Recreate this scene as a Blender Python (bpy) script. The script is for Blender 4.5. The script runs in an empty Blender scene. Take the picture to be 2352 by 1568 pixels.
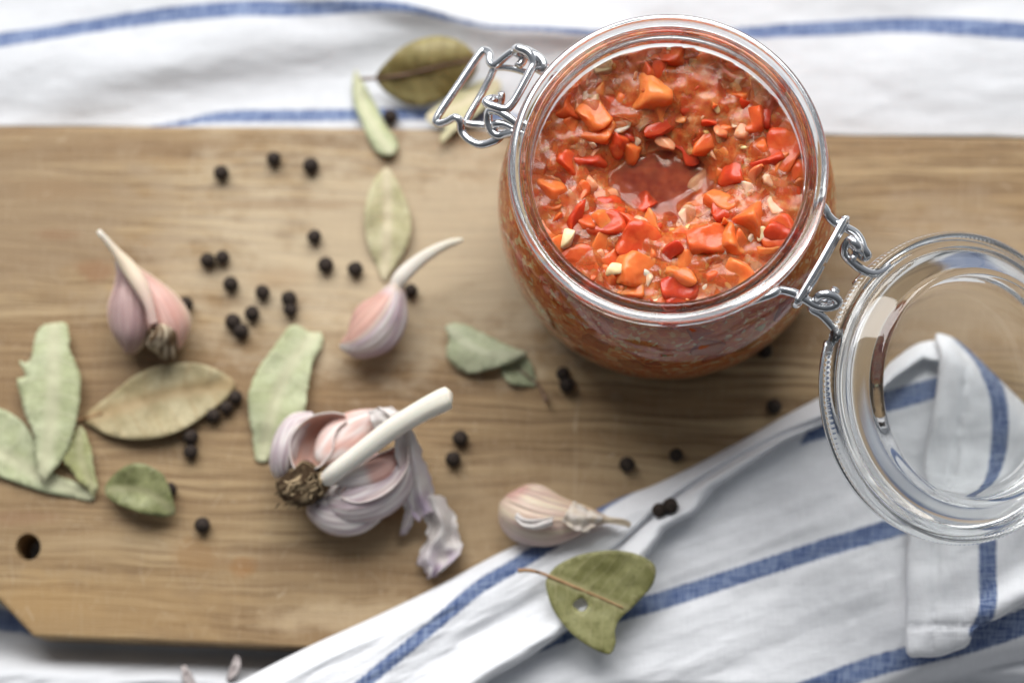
import bpy, bmesh, math, random
import numpy as np
from mathutils import Vector, Matrix, noise as mnoise
from mathutils.geometry import delaunay_2d_cdt

R = math.radians
S = 0.01                      # everything below is written in centimetres
random.seed(7)
sc = bpy.context.scene
COL = sc.collection

# ------------------------------------------------------------------ camera
TH = R(11.3); DIST = 84.0; FPX = 5553.0; CX = 1470.0          # pitch off vertical, cm to board, focal length in 2352-wide pixels
CAM = Vector((0, -DIST*math.sin(TH), DIST*math.cos(TH)))
cd = bpy.data.cameras.new('camera'); cam = bpy.data.objects.new('camera', cd); COL.objects.link(cam)
cam.location = CAM*S; cam.rotation_euler = (TH, 0, 0)
cd.shift_x = (1176-CX)/2352; cd.lens = 85; cd.sensor_width = 36; cd.clip_start = 0.02; cd.clip_end = 60
cd.dof.use_dof = True; cd.dof.focus_distance = 0.768; cd.dof.aperture_fstop = 3.4
cd.dof.aperture_blades = 8
sc.camera = cam

# ------------------------------------------------------------------ light
w = bpy.data.worlds.new('World'); sc.world = w; w.use_nodes = True
# dim room: walls on the window side are lighter than those behind the photographer
_t = w.node_tree; _tc = _t.nodes.new('ShaderNodeTexCoord'); _sp = _t.nodes.new('ShaderNodeSeparateXYZ')
_mr = _t.nodes.new('ShaderNodeMapRange'); _mr.interpolation_type = 'SMOOTHSTEP'
_t.links.new(_tc.outputs['Generated'], _sp.inputs[0]); _t.links.new(_sp.outputs['Y'], _mr.inputs['Value'])
for _k, _v in (('From Min', -1.0), ('From Max', 1.0), ('To Min', 0.07), ('To Max', 0.43)): _mr.inputs[_k].default_value = _v
_t.nodes['Background'].inputs[0].default_value = (0.88, 0.93, 1.0, 1)
_t.links.new(_mr.outputs['Result'], _t.nodes['Background'].inputs[1])
def window_lamp(name, loc, target, sx, sy, power, col):
    ld = bpy.data.lights.new(name, 'AREA'); ld.shape = 'RECTANGLE'; ld.size = sx; ld.size_y = sy
    ld.energy = power; ld.color = col
    o = bpy.data.objects.new(name, ld); COL.objects.link(o)
    o.location = loc
    o.rotation_euler = (Vector(target)-Vector(loc)).to_track_quat('-Z', 'Y').to_euler()
    return o
# a tall two-pane window behind the table
window_lamp('window_light', (-0.58, 0.97, 1.07), (-0.08, 0.0, 0.0), 0.72, 1.05, 20.5, (1.0, 0.99, 0.97))
window_lamp('window_light', (0.22, 1.02, 1.07), (-0.03, 0.0, 0.0), 0.72, 1.05, 20.5, (1.0, 0.99, 0.97))

sc.view_settings.view_transform = 'Standard'; sc.view_settings.look = 'None'
sc.view_settings.exposure = 0.0; sc.view_settings.gamma = 1.0
sc.render.engine = 'CYCLES'
cy = sc.cycles
cy.use_denoising = True
try: cy.denoiser = 'OPENIMAGEDENOISE'
except Exception: pass
cy.max_bounces = 20; cy.transmission_bounces = 20; cy.glossy_bounces = 8; cy.diffuse_bounces = 4
cy.transparent_max_bounces = 16; cy.caustics_refractive = True; cy.caustics_reflective = False
cy.blur_glossy = 0.3; cy.sample_clamp_indirect = 12

# ------------------------------------------------------------------ helpers
CT, ST = math.cos(TH), math.sin(TH)
def P(px, py, z=0.0):
    """point at height z seen at picture position px,py (2352 x 1568)"""
    xc = (px-CX)/FPX; yc = -(py-784)/FPX
    d = Vector((xc, yc*CT+ST, yc*ST-CT))
    t = (z-CAM.z)/d.z
    return CAM + d*t
def Pn(px, py, z):
    xc = (px-CX)/FPX; yc = -(py-784)/FPX
    dx, dy, dz = xc, yc*CT+ST, yc*ST-CT
    t = (z-CAM.z)/dz
    return np.stack([CAM.x+dx*t, CAM.y+dy*t, z+0*t], -1)

def tag(o, label=None, cat=None, group=None, kind=None):
    if label: o['label'] = label
    if cat: o['category'] = cat
    if group: o['group'] = group
    if kind: o['kind'] = kind
    return o
def empty(name, loc, label, cat, group=None):
    o = bpy.data.objects.new(name, None); COL.objects.link(o)
    o.location = Vector(loc)*S; o.empty_display_size = 0.01
    bpy.context.view_layer.update()
    return tag(o, label, cat, group)
def link(name, me, mat=None, parent=None, smooth=True):
    o = bpy.data.objects.new(name, me); COL.objects.link(o)
    if mat is not None and not me.materials: me.materials.append(mat)
    if smooth:
        me.polygons.foreach_set('use_smooth', [True]*len(me.polygons))
    if parent is not None:
        o.parent = parent
        o.matrix_parent_inverse = parent.matrix_world.inverted()
    return o
def mesh(name, verts, faces, uvs=None, cols=None, fattr=None):
    """verts in cm; uvs per vertex; cols per vertex rgb; fattr dict of floats per vertex"""
    me = bpy.data.meshes.new(name)
    V = np.asarray(verts, dtype=float)*S
    me.from_pydata(V.tolist(), [], [tuple(int(i) for i in f) for f in faces])
    if cols is not None:
        a = me.color_attributes.new('tint', 'FLOAT_COLOR', 'POINT')
        c = np.ones((len(V), 4)); c[:, :3] = np.asarray(cols)[:, :3]
        a.data.foreach_set('color', c.ravel())
    if uvs is not None:
        u = me.uv_layers.new(name='UVMap')
        li = np.zeros(len(me.loops), dtype=int); me.loops.foreach_get('vertex_index', li)
        u.data.foreach_set('uv', np.asarray(uvs)[li].ravel())
    for k, v in (fattr or {}).items():
        a = me.attributes.new(k, 'FLOAT', 'POINT'); a.data.foreach_set('value', np.asarray(v, dtype=float).ravel())
    me.update()
    return me

# vectorised value noise
def _h(ix, iy, seed):
    n = (ix*374761393 + iy*668265263 + seed*974711) & 0x7fffffff
    n = ((n ^ (n >> 13))*1274126177) & 0x7fffffff
    return ((n ^ (n >> 16)) & 0xffff)/65535.0
def vnoise(x, y, seed=0):
    x = np.asarray(x, float); y = np.asarray(y, float)
    ix = np.floor(x).astype(np.int64); iy = np.floor(y).astype(np.int64)
    fx = x-ix; fy = y-iy
    fx = fx*fx*fx*(fx*(fx*6-15)+10); fy = fy*fy*fy*(fy*(fy*6-15)+10)
    a = _h(ix, iy, seed); b = _h(ix+1, iy, seed); c = _h(ix, iy+1, seed); d = _h(ix+1, iy+1, seed)
    return (a*(1-fx)+b*fx)*(1-fy)+(c*(1-fx)+d*fx)*fy
def fbm(x, y, seed=0, oct=3):
    s = 0; a = 0.5; t = 0
    for k in range(oct):
        s = s+a*(vnoise(x*2**k, y*2**k, seed+k*17)-0.5); t += a; a *= 0.5
    return s/t
def sstep(a, b, x):
    t = np.clip((x-a)/(b-a), 0, 1); return t*t*(3-2*t)
def crom(pts, n, closed=False):
    """Catmull-Rom through points, n samples per span"""
    pts = [Vector(p) for p in pts]; m = len(pts); out = []
    for i in range(m if closed else m-1):
        if closed: p0, p1, p2, p3 = pts[(i-1) % m], pts[i], pts[(i+1) % m], pts[(i+2) % m]
        else: p0, p1, p2, p3 = pts[max(i-1, 0)], pts[i], pts[i+1], pts[min(i+2, m-1)]
        for k in range(n):
            t = k/n
            out.append(0.5*((2*p1)+(p2-p0)*t+(2*p0-5*p1+4*p2-p3)*t*t+(3*p1-p0-3*p2+p3)*t**3))
    if not closed: out.append(pts[-1])
    return out
def sdist(X, Y, poly):
    """distance to polyline (px), sign + on the right hand of travel, and arc position 0..1"""
    best = np.full(np.shape(X), 1e9); sgn = np.ones(np.shape(X)); arc = np.zeros(np.shape(X))
    n = len(poly)-1
    for i in range(n):
        ax, ay = poly[i][:2]; bx, by = poly[i+1][:2]
        dx, dy = bx-ax, by-ay; L = dx*dx+dy*dy+1e-9
        t = np.clip(((X-ax)*dx+(Y-ay)*dy)/L, 0, 1)
        qx, qy = X-(ax+t*dx), Y-(ay+t*dy)
        d = np.hypot(qx, qy); m = d < best
        best = np.where(m, d, best)
        sgn = np.where(m, np.sign(dx*(Y-ay)-dy*(X-ax)+1e-12), sgn)
        arc = np.where(m, (i+t)/n, arc)
    return best, sgn, arc
def stripes_field(X, Y, stripes):
    """signed distance (px) to the nearest woven stripe: polyline points are (px, py, half width)"""
    f = np.full(np.shape(X), 1e3)
    for st in stripes:
        pts = crom([(a, b, c) for a, b, c in st], 5)
        d, s, arc = sdist(X, Y, pts)
        hw = np.interp(arc, np.linspace(0, 1, len(pts)), [p.z for p in pts])
        f = np.minimum(f, d-hw)
    return f
def grid_faces(nu, nv):
    f = []
    for i in range(nu-1):
        for j in range(nv-1):
            a = i*nv+j; f.append((a, a+nv, a+nv+1, a+1))
    return f
def inside(x, y, poly):
    c = np.zeros(np.shape(x), bool); n = len(poly)
    for i in range(n):
        x1, y1 = poly[i][:2]; x2, y2 = poly[(i+1) % n][:2]
        if y1 == y2: continue
        c ^= ((y1 > y) != (y2 > y)) & (x < (x2-x1)*(y-y1)/(y2-y1)+x1)
    return c
def fill_poly(outline, step, holes=(), jitter=0.25, seed=1):
    """triangulated polygon with interior points, in px. returns Nx2 array, faces"""
    rng = random.Random(seed)
    pts = [Vector((p[0], p[1])) for p in outline]
    edges = [(i, (i+1) % len(pts)) for i in range(len(pts))]
    for h in holes:
        b = len(pts); pts += [Vector((p[0], p[1])) for p in h]
        edges += [(b+i, b+(i+1) % len(h)) for i in range(len(h))]
    xs = [p[0] for p in outline]; ys = [p[1] for p in outline]
    gx, gy = np.meshgrid(np.arange(min(xs), max(xs), step), np.arange(min(ys), max(ys), step))
    gx = gx.ravel().copy(); gy = gy.ravel().copy()
    gx += np.array([rng.uniform(-1, 1) for _ in gx])*step*jitter; gy += np.array([rng.uniform(-1, 1) for _ in gy])*step*jitter
    ok = inside(gx, gy, outline)
    d, _, _ = sdist(gx, gy, list(outline)+[outline[0]]); ok &= d > step*0.45
    for h in holes:
        ok &= ~inside(gx, gy, h); d, _, _ = sdist(gx, gy, list(h)+[h[0]]); ok &= d > step*0.45
    pts += [Vector((x, y)) for x, y in zip(gx[ok], gy[ok])]
    vs, es, fs, *_ = delaunay_2d_cdt(pts, edges, [], 1, 1e-4)
    V = np.array([(v.x, v.y) for v in vs])
    out = []
    for f in fs:
        c = V[list(f)].mean(0)
        if not inside(np.array([c[0]]), np.array([c[1]]), outline)[0]: continue
        if any(inside(np.array([c[0]]), np.array([c[1]]), h)[0] for h in holes): continue
        a, b, cc = V[f[0]], V[f[1]], V[f[2]]
        if (b[0]-a[0])*(cc[1]-a[1])-(b[1]-a[1])*(cc[0]-a[0]) > 0: f = f[::-1]   # px y points down -> up-facing
        out.append(tuple(f))
    return V, out
def lathe(profile, nseg, per=4, closed=True, knurl=None):
    """profile of (r, z), smoothed. closed: the profile makes a solid of revolution starting and ending on the axis"""
    pr = crom([(r, z, 0) for r, z in profile], per)
    vs = []; fs = []; rows = []
    for p in pr:
        r = max(p.x, 0.0)
        if r < 1e-4:
            rows.append([len(vs)]); vs.append((0, 0, p.y)); continue
        row = []
        for k in range(nseg):
            a = 2*math.pi*k/nseg
            rr = r + (knurl(r, p.y, a) if knurl else 0)
            row.append(len(vs)); vs.append((rr*math.cos(a), rr*math.sin(a), p.y))
        rows.append(row)
    for A, B in zip(rows, rows[1:]):
        if len(A) == 1 and len(B) == 1: continue
        for k in range(nseg):
            k2 = (k+1) % nseg
            if len(A) == 1: fs.append((A[0], B[k2], B[k]))
            elif len(B) == 1: fs.append((A[k], A[k2], B[0]))
            else: fs.append((A[k], A[k2], B[k2], B[k]))
    return vs, fs
def tube(pts, r, nseg=10, per=6, smooth=True, taper=None):
    """round bar along points (cm)"""
    c = crom(pts, per) if smooth else [Vector(p) for p in pts]
    vs = []; fs = []; n = len(c)
    t0 = (c[1]-c[0]).normalized()
    up = Vector((0, 0, 1)) if abs(t0.z) < 0.9 else Vector((1, 0, 0))
    x = t0.cross(up).normalized()
    for i, p in enumerate(c):
        t = (c[min(i+1, n-1)]-c[max(i-1, 0)]).normalized()
        x = (x-t*x.dot(t)).normalized(); y = t.cross(x)
        rr = r if taper is None else r*taper(i/(n-1))
        for k in range(nseg):
            a = 2*math.pi*k/nseg
            vs.append(p+x*rr*math.cos(a)+y*rr*math.sin(a))
    for i in range(n-1):
        for k in range(nseg):
            a = i*nseg+k; b = i*nseg+(k+1) % nseg
            fs.append((a, b, b+nseg, a+nseg))
    fs.append(tuple(range(nseg-1, -1, -1))); fs.append(tuple(range((n-1)*nseg, n*nseg)))
    return vs, fs
def join(parts):
    V = []; F = []
    for vs, fs in parts:
        b = len(V); V += [tuple(v) for v in vs]; F += [tuple(i+b for i in f) for f in fs]
    return V, F

# ------------------------------------------------------------------ materials
class NT:
    def __init__(s, name):
        s.m = bpy.data.materials.new(name); s.m.use_nodes = True
        s.t = s.m.node_tree; s.b = s.t.nodes['Principled BSDF']
    def n(s, typ, **kw):
        o = s.t.nodes.new(typ)
        for k, v in kw.items():
            if k.startswith('i_'):
                key = k[2:]; key = int(key) if key.isdigit() else key.replace('_', ' ')
                s.put(o.inputs[key], v)
            else: setattr(o, k, v)
        return o
    def put(s, inp, v):
        if isinstance(v, bpy.types.NodeSocket): s.t.links.new(v, inp)
        elif isinstance(v, bpy.types.Node): s.t.links.new(v.outputs[0], inp)
        else:
            if isinstance(v, tuple) and len(v) == 3 and inp.type == 'RGBA': v = v+(1,)
            inp.default_value = v
    def set(s, **kw):
        for k, v in kw.items(): s.put(s.b.inputs[k.replace('_', ' ')], v)
        return s
    def math(s, op, a, b=0.0, c=None):
        o = s.n('ShaderNodeMath', operation=op); s.put(o.inputs[0], a); s.put(o.inputs[1], b)
        if c is not None: s.put(o.inputs[2], c)
        return o.outputs[0]
    def mix(s, f, a, b, blend='MIX'):
        o = s.n('ShaderNodeMix', data_type='RGBA', blend_type=blend)
        s.put(o.inputs['Factor'], f); s.put(o.inputs['A'], a); s.put(o.inputs['B'], b) if False else None
        s.put(o.inputs[6], a); s.put(o.inputs[7], b); s.put(o.inputs[0], f)
        return o.outputs[2]
    def ramp(s, f, stops):
        o = s.n('ShaderNodeValToRGB'); s.put(o.inputs[0], f); e = o.color_ramp.elements
        while len(e) < len(stops): e.new(0.5)
        for el, (p, c) in zip(e, stops):
            el.position = p; el.color = tuple(c)+(1,) if len(c) == 3 else c
        return o.outputs[0]
    def coord(s, out='Object', scale=(1, 1, 1), rot=(0, 0, 0), loc=(0, 0, 0)):
        c = s.n('ShaderNodeTexCoord')
        m = s.n('ShaderNodeMapping'); s.put(m.inputs[0], c.outputs[out])
        m.inputs['Scale'].default_value = scale; m.inputs['Rotation'].default_value = rot; m.inputs['Location'].default_value = loc
        return m.outputs[0]
    def noise(s, vec, scale=1, detail=4, rough=0.55, dist=0.0):
        o = s.n('ShaderNodeTexNoise'); s.put(o.inputs['Vector'], vec)
        o.inputs['Scale'].default_value = scale; o.inputs['Detail'].default_value = detail
        o.inputs['Roughness'].default_value = rough; o.inputs['Distortion'].default_value = dist
        return o.outputs[0]
    def bump(s, h, strength=0.3, dist=0.001, normal=None):
        o = s.n('ShaderNodeBump'); s.put(o.inputs['Height'], h)
        o.inputs['Strength'].default_value = strength; o.inputs['Distance'].default_value = dist
        if normal is not None: s.put(o.inputs['Normal'], normal)
        return o.outputs[0]

def m_glass(name, col, ior=1.5):
    k = NT(name); k.set(Base_Color=col, Transmission_Weight=1.0, Roughness=0.0, IOR=ior)
    return k.m
GLASS = m_glass('clear_glass', (0.945, 0.96, 0.955), 1.51)

def m_steel():
    k = NT('steel_wire')
    n = k.noise(k.coord('Object', (900, 900, 900)), 1, 3)
    k.set(Base_Color=(0.70, 0.71, 0.73), Metallic=1.0, Roughness=k.ramp(n, [(0.3, (0.14,)*3), (0.8, (0.27,)*3)]))
    return k.m
STEEL = m_steel()

def m_wood():
    k = NT('worn_board_wood')
    # long grain, gently waved
    wob = k.noise(k.coord('Object', (9, 22, 1)), 1, 3)
    base = k.coord('Object', (1, 1, 1), (0, 0, R(2.0)))
    sep = k.n('ShaderNodeSeparateXYZ'); k.put(sep.inputs[0], base)
    yy = k.math('ADD', sep.outputs[1], k.math('MULTIPLY', k.math('SUBTRACT', wob, 0.5), 0.014))
    def gv(sx, sy):
        c = k.n('ShaderNodeCombineXYZ'); k.put(c.inputs[0], k.math('MULTIPLY', sep.outputs[0], sx)); k.put(c.inputs[1], k.math('MULTIPLY', yy, sy))
        return c.outputs[0]
    g1 = k.noise(gv(3.5, 75), 1, 6, 0.6, 0.3)
    g2 = k.noise(gv(14, 520), 1, 5, 0.62)
    g3 = k.noise(gv(5, 17), 1, 3, 0.5)
    pores = k.noise(gv(60, 1500), 1, 2, 0.5)
    c = k.ramp(g1, [(0.30, (0.150, 0.090, 0.042)), (0.42, (0.300, 0.195, 0.095)), (0.55, (0.410, 0.292, 0.155)), (0.78, (0.51, 0.39, 0.235))])
    c = k.mix(k.math('MULTIPLY', k.ramp(g2, [(0.40, (1,)*3), (0.56, (0,)*3)]), 0.85), c, (0.155, 0.088, 0.038))
    c = k.mix(k.ramp(g3, [(0.36, (0.75,)*3), (0.60, (0,)*3)]), c, (0.245, 0.150, 0.072))
    c = k.mix(k.math('MULTIPLY', k.ramp(pores, [(0.32, (1,)*3), (0.43, (0,)*3)]), 0.45), c, (0.12, 0.07, 0.035))
    # brown stains, and broad patches paler mid-board and darker at the ends
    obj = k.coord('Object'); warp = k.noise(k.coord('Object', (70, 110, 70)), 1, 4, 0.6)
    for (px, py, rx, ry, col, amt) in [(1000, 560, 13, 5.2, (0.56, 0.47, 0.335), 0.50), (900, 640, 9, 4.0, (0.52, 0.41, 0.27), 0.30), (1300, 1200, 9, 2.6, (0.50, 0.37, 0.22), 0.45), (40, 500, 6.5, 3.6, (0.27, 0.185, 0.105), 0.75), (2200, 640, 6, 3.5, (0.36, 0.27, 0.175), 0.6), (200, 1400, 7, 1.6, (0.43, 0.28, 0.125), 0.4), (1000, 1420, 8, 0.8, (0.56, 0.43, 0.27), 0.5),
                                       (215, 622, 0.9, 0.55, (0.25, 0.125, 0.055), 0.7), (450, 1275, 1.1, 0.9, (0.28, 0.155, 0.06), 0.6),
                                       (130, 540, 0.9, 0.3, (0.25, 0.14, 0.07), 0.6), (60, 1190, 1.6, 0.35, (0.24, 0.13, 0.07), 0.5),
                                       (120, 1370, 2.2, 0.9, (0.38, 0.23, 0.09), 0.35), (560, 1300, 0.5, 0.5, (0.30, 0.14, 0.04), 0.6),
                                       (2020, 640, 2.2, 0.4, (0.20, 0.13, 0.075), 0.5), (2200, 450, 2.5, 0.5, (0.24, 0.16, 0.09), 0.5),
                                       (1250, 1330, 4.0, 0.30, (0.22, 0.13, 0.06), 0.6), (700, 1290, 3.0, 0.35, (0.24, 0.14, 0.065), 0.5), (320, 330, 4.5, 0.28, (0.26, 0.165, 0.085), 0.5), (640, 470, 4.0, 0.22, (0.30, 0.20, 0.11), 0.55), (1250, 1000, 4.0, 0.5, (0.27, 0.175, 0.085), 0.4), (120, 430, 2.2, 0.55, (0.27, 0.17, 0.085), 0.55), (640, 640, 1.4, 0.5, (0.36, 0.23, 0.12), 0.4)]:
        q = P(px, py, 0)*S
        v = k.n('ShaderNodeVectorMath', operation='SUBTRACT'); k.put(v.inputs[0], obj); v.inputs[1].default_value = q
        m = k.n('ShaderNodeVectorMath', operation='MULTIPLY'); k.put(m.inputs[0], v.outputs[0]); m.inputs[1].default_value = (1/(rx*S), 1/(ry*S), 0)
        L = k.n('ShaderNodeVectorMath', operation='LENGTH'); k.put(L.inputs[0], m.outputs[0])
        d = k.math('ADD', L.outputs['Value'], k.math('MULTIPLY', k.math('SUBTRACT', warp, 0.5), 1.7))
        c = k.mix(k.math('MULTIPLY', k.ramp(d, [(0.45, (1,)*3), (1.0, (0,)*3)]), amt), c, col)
    # pale knife scratches across the grain
    scr = k.n('ShaderNodeTexVoronoi', feature='DISTANCE_TO_EDGE'); k.put(scr.inputs['Vector'], k.coord('Object', (90, 9, 1), (0, 0, R(14))))
    c = k.mix(k.math('MULTIPLY', k.ramp(scr.outputs['Distance'], [(0.0, (1,)*3), (0.014, (0,)*3)]), 0.28), c, (0.62, 0.52, 0.38))
    h = k.math('ADD', k.math('MULTIPLY', g2, 0.6), pores)
    k.set(Base_Color=c, Roughness=0.55, Specular_IOR_Level=0.3, Normal=k.bump(h, 0.35, 0.0006))
    return k.m
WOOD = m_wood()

def m_cloth(name, rotz, white=(0.79, 0.80, 0.83), blue=(0.062, 0.098, 0.225)):
    k = NT(name)
    a = k.n('ShaderNodeAttribute', attribute_name='stripe')
    th1 = k.noise(k.coord('Object', (150, 1700, 300), (0, 0, rotz)), 1, 2, 0.5)
    th2 = k.noise(k.coord('Object', (1700, 150, 300), (0, 0, rotz)), 1, 2, 0.5)
    wv = k.math('ADD', k.math('MULTIPLY', th1, 0.5), k.math('MULTIPLY', th2, 0.5))
    cl = k.noise(k.coord('Object', (140, 140, 140)), 1, 4, 0.6)
    # soft thread-ragged border of the stripe
    d = k.math('ADD', a.outputs['Fac'], k.math('MULTIPLY', k.math('SUBTRACT', wv, 0.5), 10.0))
    msk = k.ramp(k.math('MULTIPLY_ADD', d, 0.16, 0.5), [(0.0, (1,)*3), (1.0, (0,)*3)])
    bl = k.mix(k.ramp(wv, [(0.40, (0,)*3), (0.60, (0.9,)*3)]), blue, (0.25, 0.31, 0.45))
    wh = k.mix(k.ramp(wv, [(0.35, (0.35,)*3), (0.6, (0,)*3)]), white, tuple(x*0.86 for x in white))
    wh = k.mix(k.ramp(cl, [(0.35, (0.18,)*3), (0.65, (0,)*3)]), wh, (0.66, 0.67, 0.70))
    c = k.mix(msk, wh, bl)
    k.set(Base_Color=c, Roughness=0.9, Specular_IOR_Level=0.15, Sheen_Weight=0.15,
          Normal=k.bump(k.math('ADD', wv, k.math('MULTIPLY', cl, 0.8)), 0.5, 0.0006))
    return k.m
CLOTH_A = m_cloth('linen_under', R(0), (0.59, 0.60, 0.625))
CLOTH_B = m_cloth('linen_front', R(-20))
CLOTH_C = m_cloth('linen_corner', R(3))

def m_tint(name, rough=0.42, streak=0.6, sss=0.1, bumpy=0.3, spec=0.35, uvscale=(2, 60), dark=0.72, trans=0.0):
    """colour from the tint attribute with lengthwise streaks"""
    k = NT(name)
    a = k.n('ShaderNodeAttribute', attribute_name='tint')
    s1 = k.noise(k.coord('UV', (uvscale[0], uvscale[1], 1)), 1, 4, 0.6)
    s2 = k.noise(k.coord('Object', (400, 400, 400)), 1, 3, 0.6)
    s3 = k.noise(k.coord('UV', (uvscale[0]*0.8, uvscale[1]*0.3, 3)), 1, 3, 0.6)
    s1 = k.math('MULTIPLY_ADD', s3, 0.55, k.math('MULTIPLY', s1, 0.45))
    c = k.mix(k.math('MULTIPLY', k.ramp(s1, [(0.40, (1,)*3), (0.56, (0,)*3)]), streak), a.outputs['Color'],
              k.mix(1.0, a.outputs['Color'], (dark, dark*0.84, dark*0.88), 'MULTIPLY'))
    k.set(Base_Color=c, Roughness=rough, Specular_IOR_Level=spec, Subsurface_Weight=sss,
          Normal=k.bump(k.math('ADD', s1, k.math('MULTIPLY', s2, 0.4)), bumpy, 0.0006))
    k.b.inputs['Subsurface Radius'].default_value = (0.004, 0.002, 0.0012); k.b.inputs['Subsurface Scale'].default_value = 0.5
    if trans:
        tr = k.n('ShaderNodeBsdfTranslucent'); k.put(tr.inputs[0], c)
        mx = k.n('ShaderNodeMixShader'); mx.inputs[0].default_value = trans
        k.put(mx.inputs[1], k.b.outputs[0]); k.put(mx.inputs[2], tr.outputs[0])
        k.put(k.t.nodes['Material Output'].inputs[0], mx.outputs[0])
    return k.m
GARLIC = m_tint('garlic_skin')
PAPER = m_tint('garlic_paper', rough=0.55, streak=0.3, sss=0.0, bumpy=0.4, uvscale=(3, 25), trans=0.2)
STEM = m_tint('garlic_stem', rough=0.5, streak=0.5, sss=0.15, bumpy=0.3, uvscale=(1, 40), dark=0.85)
ROOT = m_tint('garlic_root', rough=0.9, streak=0.5, sss=0.0, bumpy=0.8, uvscale=(12, 40), dark=0.35, spec=0.1)

def m_leaf(name, c1, c2, vein, rough=0.55):
    k = NT(name)
    uv = k.coord('UV'); sep = k.n('ShaderNodeSeparateXYZ'); k.put(sep.inputs[0], uv)
    av = k.math('ABSOLUTE', k.math('SUBTRACT', sep.outputs[1], 0.5))
    n = k.noise(k.coord('Object', (85, 85, 85)), 1, 6, 0.65)
    n2 = k.noise(k.coord('Object', (600, 600, 600)), 1, 3, 0.6)
    # side veins run out and forward from the midrib
    q = k.math('ADD', k.math('MULTIPLY', sep.outputs[0], 8.5), k.math('MULTIPLY', av, -5.0))
    q = k.math('ADD', q, k.math('MULTIPLY', n, 0.8))
    fr = k.math('ABSOLUTE', k.math('SUBTRACT', k.math('FRACT', q), 0.5))
    vmask = k.ramp(fr, [(0.0, (1,)*3), (0.075, (0,)*3)])
    mid = k.ramp(av, [(0.008, (1,)*3), (0.035, (0,)*3)])
    c = k.mix(k.ramp(n, [(0.40, (0,)*3), (0.60, (1,)*3)]), c1, c2)
    c = k.mix(k.ramp(n2, [(0.30, (0.45,)*3), (0.5, (0,)*3)]), c, tuple(x*0.6 for x in c1))
    c = k.mix(k.math('MULTIPLY', vmask, 0.6), c, vein)
    c = k.mix(k.math('MULTIPLY', mid, 0.8), c, vein)
    h = k.math('ADD', k.math('MULTIPLY', k.math('MAXIMUM', vmask, mid), 0.6), n)
    k.set(Base_Color=c, Roughness=rough, Specular_IOR_Level=0.3, Normal=k.bump(h, 0.35, 0.0006))
    tr = k.n('ShaderNodeBsdfTranslucent'); k.put(tr.inputs[0], c)
    mx = k.n('ShaderNodeMixShader'); mx.inputs[0].default_value = 0.12
    k.put(mx.inputs[1], k.b.outputs[0]); k.put(mx.inputs[2], tr.outputs[0])
    k.put(k.t.nodes['Material Output'].inputs[0], mx.outputs[0])
    return k.m
def m_plain(name, c1, c2, scale=300, rough=0.6, bumpy=0.3, **kw):
    k = NT(name); n = k.noise(k.coord('Object', (scale,)*3), 1, 4, 0.6)
    k.set(Base_Color=k.mix(k.ramp(n, [(0.35, (0,)*3), (0.65, (1,)*3)]), c1, c2), Roughness=rough, Normal=k.bump(n, bumpy, 0.0005), **kw)
    return k.m
PEPPER = m_plain('black_pepper', (0.017, 0.013, 0.011), (0.055, 0.040, 0.032), 900, 0.8, 0.8, Specular_IOR_Level=0.2)
TWIG = m_plain('leaf_stalk', (0.33, 0.17, 0.075), (0.42, 0.25, 0.12), 500, 0.6)
TWIG_D = m_plain('dark_leaf_stalk', (0.13, 0.075, 0.05), (0.20, 0.12, 0.08), 500, 0.6)

# ------------------------------------------------------------------ setting: table
me = mesh('table', [(-90, -60, -2.35), (90, -60, -2.35), (90, 60, -2.35), (-90, 60, -2.35)], [(0, 1, 2, 3)])
tag(link('table', me, m_plain('table_paint', (0.70, 0.70, 0.70), (0.76, 0.76, 0.76), 40, 0.5, 0.1)), 'pale tabletop under the towels', kind='structure')

# ------------------------------------------------------------------ towel under the board
US = [[(-260, 140, 17), (0, 93, 16), (150, 70, 15), (300, 46, 17), (430, 30, 18), (560, 20, 18), (700, 20, 18), (850, 14, 14), (930, 18, 10), (1000, 34, 7), (1060, 50, 5), (1140, 63, 4), (1240, 66, 5), (1340, 74, 7),
        (1500, 84, 10), (1640, 84, 12), (1720, 76, 14), (1900, 66, 17), (2050, 58, 17), (2200, 62, 19), (2352, 72, 20), (2600, 90, 20)],
      [(300, 300, 2), (420, 283, 6), (480, 272, 11), (560, 267, 14), (700, 266, 14), (820, 264, 14), (980, 262, 14), (1120, 268, 13), (1250, 285, 10), (1400, 310, 8)],
      [(-260, 1390, 30), (-60, 1412, 30), (40, 1430, 22), (120, 1452, 14), (200, 1470, 4)]]
def under_z(X, Y):
    # under the board: flat on the table; behind it the cloth is pushed up in soft folds
    edge = 292+ (X/2352.0)*26
    up = sstep(-6, 2, edge-Y)
    z = -2.12+0*X
    r1, _, _ = sdist(X, Y, [(-300, 190), (0, 172), (400, 120), (800, 62), (960, 30), (1080, 60), (1300, 95), (1700, 110), (2400, 130), (2700, 140)])
    v1, _, _ = sdist(X, Y, [(200, 300), (420, 235), (600, 195), (850, 150), (960, 120)])
    fold = (0.26-0.17*sstep(1200, 1700, X))*np.exp(-(r1/95)**2)-0.30*np.exp(-(v1/70)**2)
    w1 = fbm(X/420.0+Y/300, Y/150.0-X/900, 3, 2)*0.40
    w2 = fbm(X/130.0, Y/60.0, 9, 3)*0.12
    back = 1.45+fold+w1+w2
    k2, _, _ = sdist(X, Y, [(700, -20), (980, 18), (1120, 58), (1300, 70), (1420, 74)])
    back = back+0.35*np.exp(-(k2/34)**2)
    z = z+np.maximum(up*back, 0)
    # in front of the board
    fr = sstep(-10, 75, Y-(1480+X*0.037))
    z = z+fr*np.maximum(1.55+fbm(X/200.0+Y/130, Y/70.0, 21, 3)*0.8+fbm(X/60., Y/40., 5, 2)*0.12, 0)
    return z
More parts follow.
